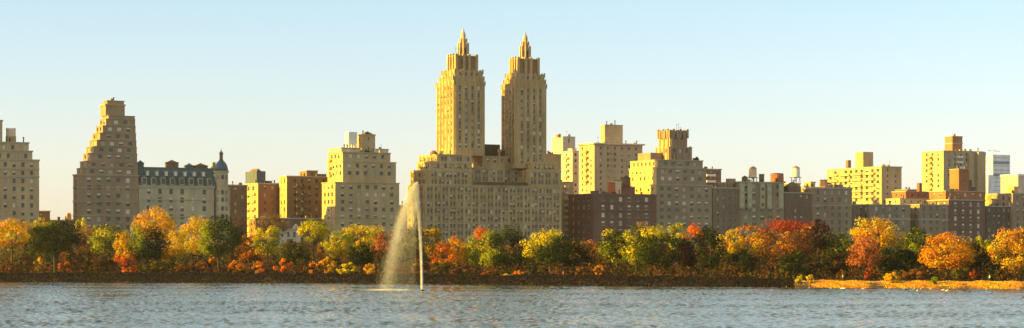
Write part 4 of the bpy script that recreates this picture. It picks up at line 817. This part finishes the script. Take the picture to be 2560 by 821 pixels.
#GULLS
g = MB()
def ell(m, c, r, n=8, k=5):
    vs = []; fs = []
    for j in range(1, k):
        a = math.pi*j/k
        for i in range(n): t_ = 2*math.pi*i/n; vs.append((c[0]+r[0]*math.cos(a), c[1]+r[1]*math.sin(a)*math.cos(t_), c[2]+r[2]*math.sin(a)*math.sin(t_)))
    for j in range(k-2):
        for i in range(n): fs.append((j*n+i, j*n+(i+1) % n, (j+1)*n+(i+1) % n, (j+1)*n+i))
    b0 = len(vs); vs += [(c[0]+r[0], c[1], c[2]), (c[0]-r[0], c[1], c[2])]
    fs += [(b0, (i+1) % n, i) for i in range(n)]+[(b0+1, (k-2)*n+i, (k-2)*n+(i+1) % n) for i in range(n)]
    m.add(vs, fs)
ell(g, (0, 0, .09), (.26, .12, .11)); g.tube((.17, 0, .13), (.26, 0, .27), .06, .045, 7); ell(g, (.29, 0, .29), (.075, .055, .055)); g.tube((.35, 0, .285), (.43, 0, .27), .018, .006, 5); g.tube((-.2, 0, .12), (-.42, 0, .17), .07, .02, 6)
gm = g.mesh('gull', M('white_feather', (.8, .78, .74)), True)
for i, (p, y) in enumerate([(2023, 721), (2078, 722.5), (2104, 722.8), (2110, 723.2), (2157, 724), (2258, 724), (2284, 725), (2293, 728), (2301, 725.5), (2325, 725.5), (2357, 727), (2366, 728.5), (2371, 728), (2465, 726.5), (2547, 727)]):
    Y = EYE*F/(y-HOR); o = link('gull', gm); o.location = (kx(p)*Y, Y, 0); o.rotation_euler = (0, 0, RS.uniform(-2.8, 2.8)); o.scale = (1.15,)*3; tag(o, 'small white gull floating on the water off the golden reeds', 'gull', 'gulls on the water by the reeds')
#PEOPLE
def person(p, off, top, legs, label, hair=(.08, .05, .03), rz=0):
    Y = shoreY(p)+off; o = None
    J = {'pel': (0, 0, .95), 'bel': (0, 0, 1.12), 'che': (0, 0, 1.34), 'nek': (0, 0, 1.50), 'hd0': (0, .0, 1.58), 'hd1': (0, -.01, 1.70), 'hip_l': (.09, 0, .90), 'kn_l': (.10, -.12, .50), 'an_l': (.10, -.05, .09), 'to_l': (.10, -.22, .04), 'hip_r': (-.09, 0, .90), 'kn_r': (-.10, .03, .49), 'an_r': (-.10, .22, .10), 'to_r': (-.10, .10, .03), 'sh_l': (.18, 0, 1.41), 'el_l': (.24, .08, 1.13), 'wr_l': (.24, -.06, .90), 'ha_l': (.235, -.11, .81), 'sh_r': (-.18, 0, 1.41), 'el_r': (-.24, -.02, 1.13), 'wr_r': (-.23, -.2, .95), 'ha_r': (-.225, -.27, .88)}
    E = [('pel', 'bel'), ('bel', 'che'), ('che', 'nek'), ('nek', 'hd0'), ('hd0', 'hd1'), ('pel', 'hip_l'), ('hip_l', 'kn_l'), ('kn_l', 'an_l'), ('an_l', 'to_l'), ('pel', 'hip_r'), ('hip_r', 'kn_r'), ('kn_r', 'an_r'), ('an_r', 'to_r'), ('che', 'sh_l'), ('sh_l', 'el_l'), ('el_l', 'wr_l'), ('wr_l', 'ha_l'), ('che', 'sh_r'), ('sh_r', 'el_r'), ('el_r', 'wr_r'), ('wr_r', 'ha_r')]
    R = {'pel': .15, 'bel': .13, 'che': .15, 'nek': .06, 'hd0': .085, 'hd1': .09, 'hip': .10, 'kn': .065, 'an': .045, 'to': .04, 'sh': .07, 'el': .05, 'wr': .035, 'ha': .04}
    ks = list(J); me = bpy.data.meshes.new('person'); me.from_pydata([J[k] for k in ks], [(ks.index(a), ks.index(b_)) for a, b_ in E], [])
    tmp = bpy.data.objects.new('person', me); COL.objects.link(tmp); md = tmp.modifiers.new('s', 'SKIN'); sd = me.skin_vertices[0].data
    for i, k in enumerate(ks): r = R[k.split('_')[0]]; sd[i].radius = (r, r*.85)
    sd[0].use_root = True; tmp.modifiers.new('u', 'SUBSURF').levels = 1; tmp.modifiers['u'].render_levels = 1
    dg = bpy.context.evaluated_depsgraph_get(); m2 = bpy.data.meshes.new_from_object(tmp.evaluated_get(dg)); bpy.data.objects.remove(tmp)
    m2.materials.clear()
    for q in (M('skin', (.5, .3, .2)), top, legs, M('shoe', (.05, .04, .04))): m2.materials.append(q)
    for f in m2.polygons:
        c_ = f.center; f.material_index = 3 if c_.z < .1 else 2 if c_.z < .93 and abs(c_.x) < .2 else 0 if (c_.z > 1.49 or (c_.z < .93 and abs(c_.x) > .19)) else 1; f.use_smooth = True
    o = link('person', m2); o.location = (kx(p)*Y, Y, groundz(p, off)+.03); o.rotation_euler = (0, 0, rz); tag(o, label, 'person')
    m = MB(); ell(m, (0, .015, 1.70), (.1, .105, .1)); m.build('hair', M('hair', hair), o, True)
person(2107, 11.5, M('pink_jacket', (.75, .45, .42)), M('dark_trousers', (.06, .06, .08)), 'person in a pale pink top walking on the path behind the reeds', rz=1.5)
person(2474, 11.5, M('white_jacket', (.78, .74, .6)), M('dark_trousers'), 'person in a cream-white jacket on the path near the right edge', rz=-1.5)
person(1408, 11.5, M('coral_jacket', (.75, .32, .2)), M('dark_trousers'), 'person in a coral jacket on the bank below the golden-topped round tree', rz=1.5)

#HAZE
if HAZE:
    m = MB(); m.box(-4200, 4200, -320, 9100, -4, 160); hm, t, o = nt('haze_air'); v = t.nodes.new('ShaderNodeVolumePrincipled'); v.inputs['Color'].default_value = (.85, .88, .95, 1); v.inputs['Density'].default_value = .00003; v.inputs['Anisotropy'].default_value = .3
    t.links.new(v.outputs[0], o.inputs[1]); tag(m.build('haze', hm), kind='stuff')
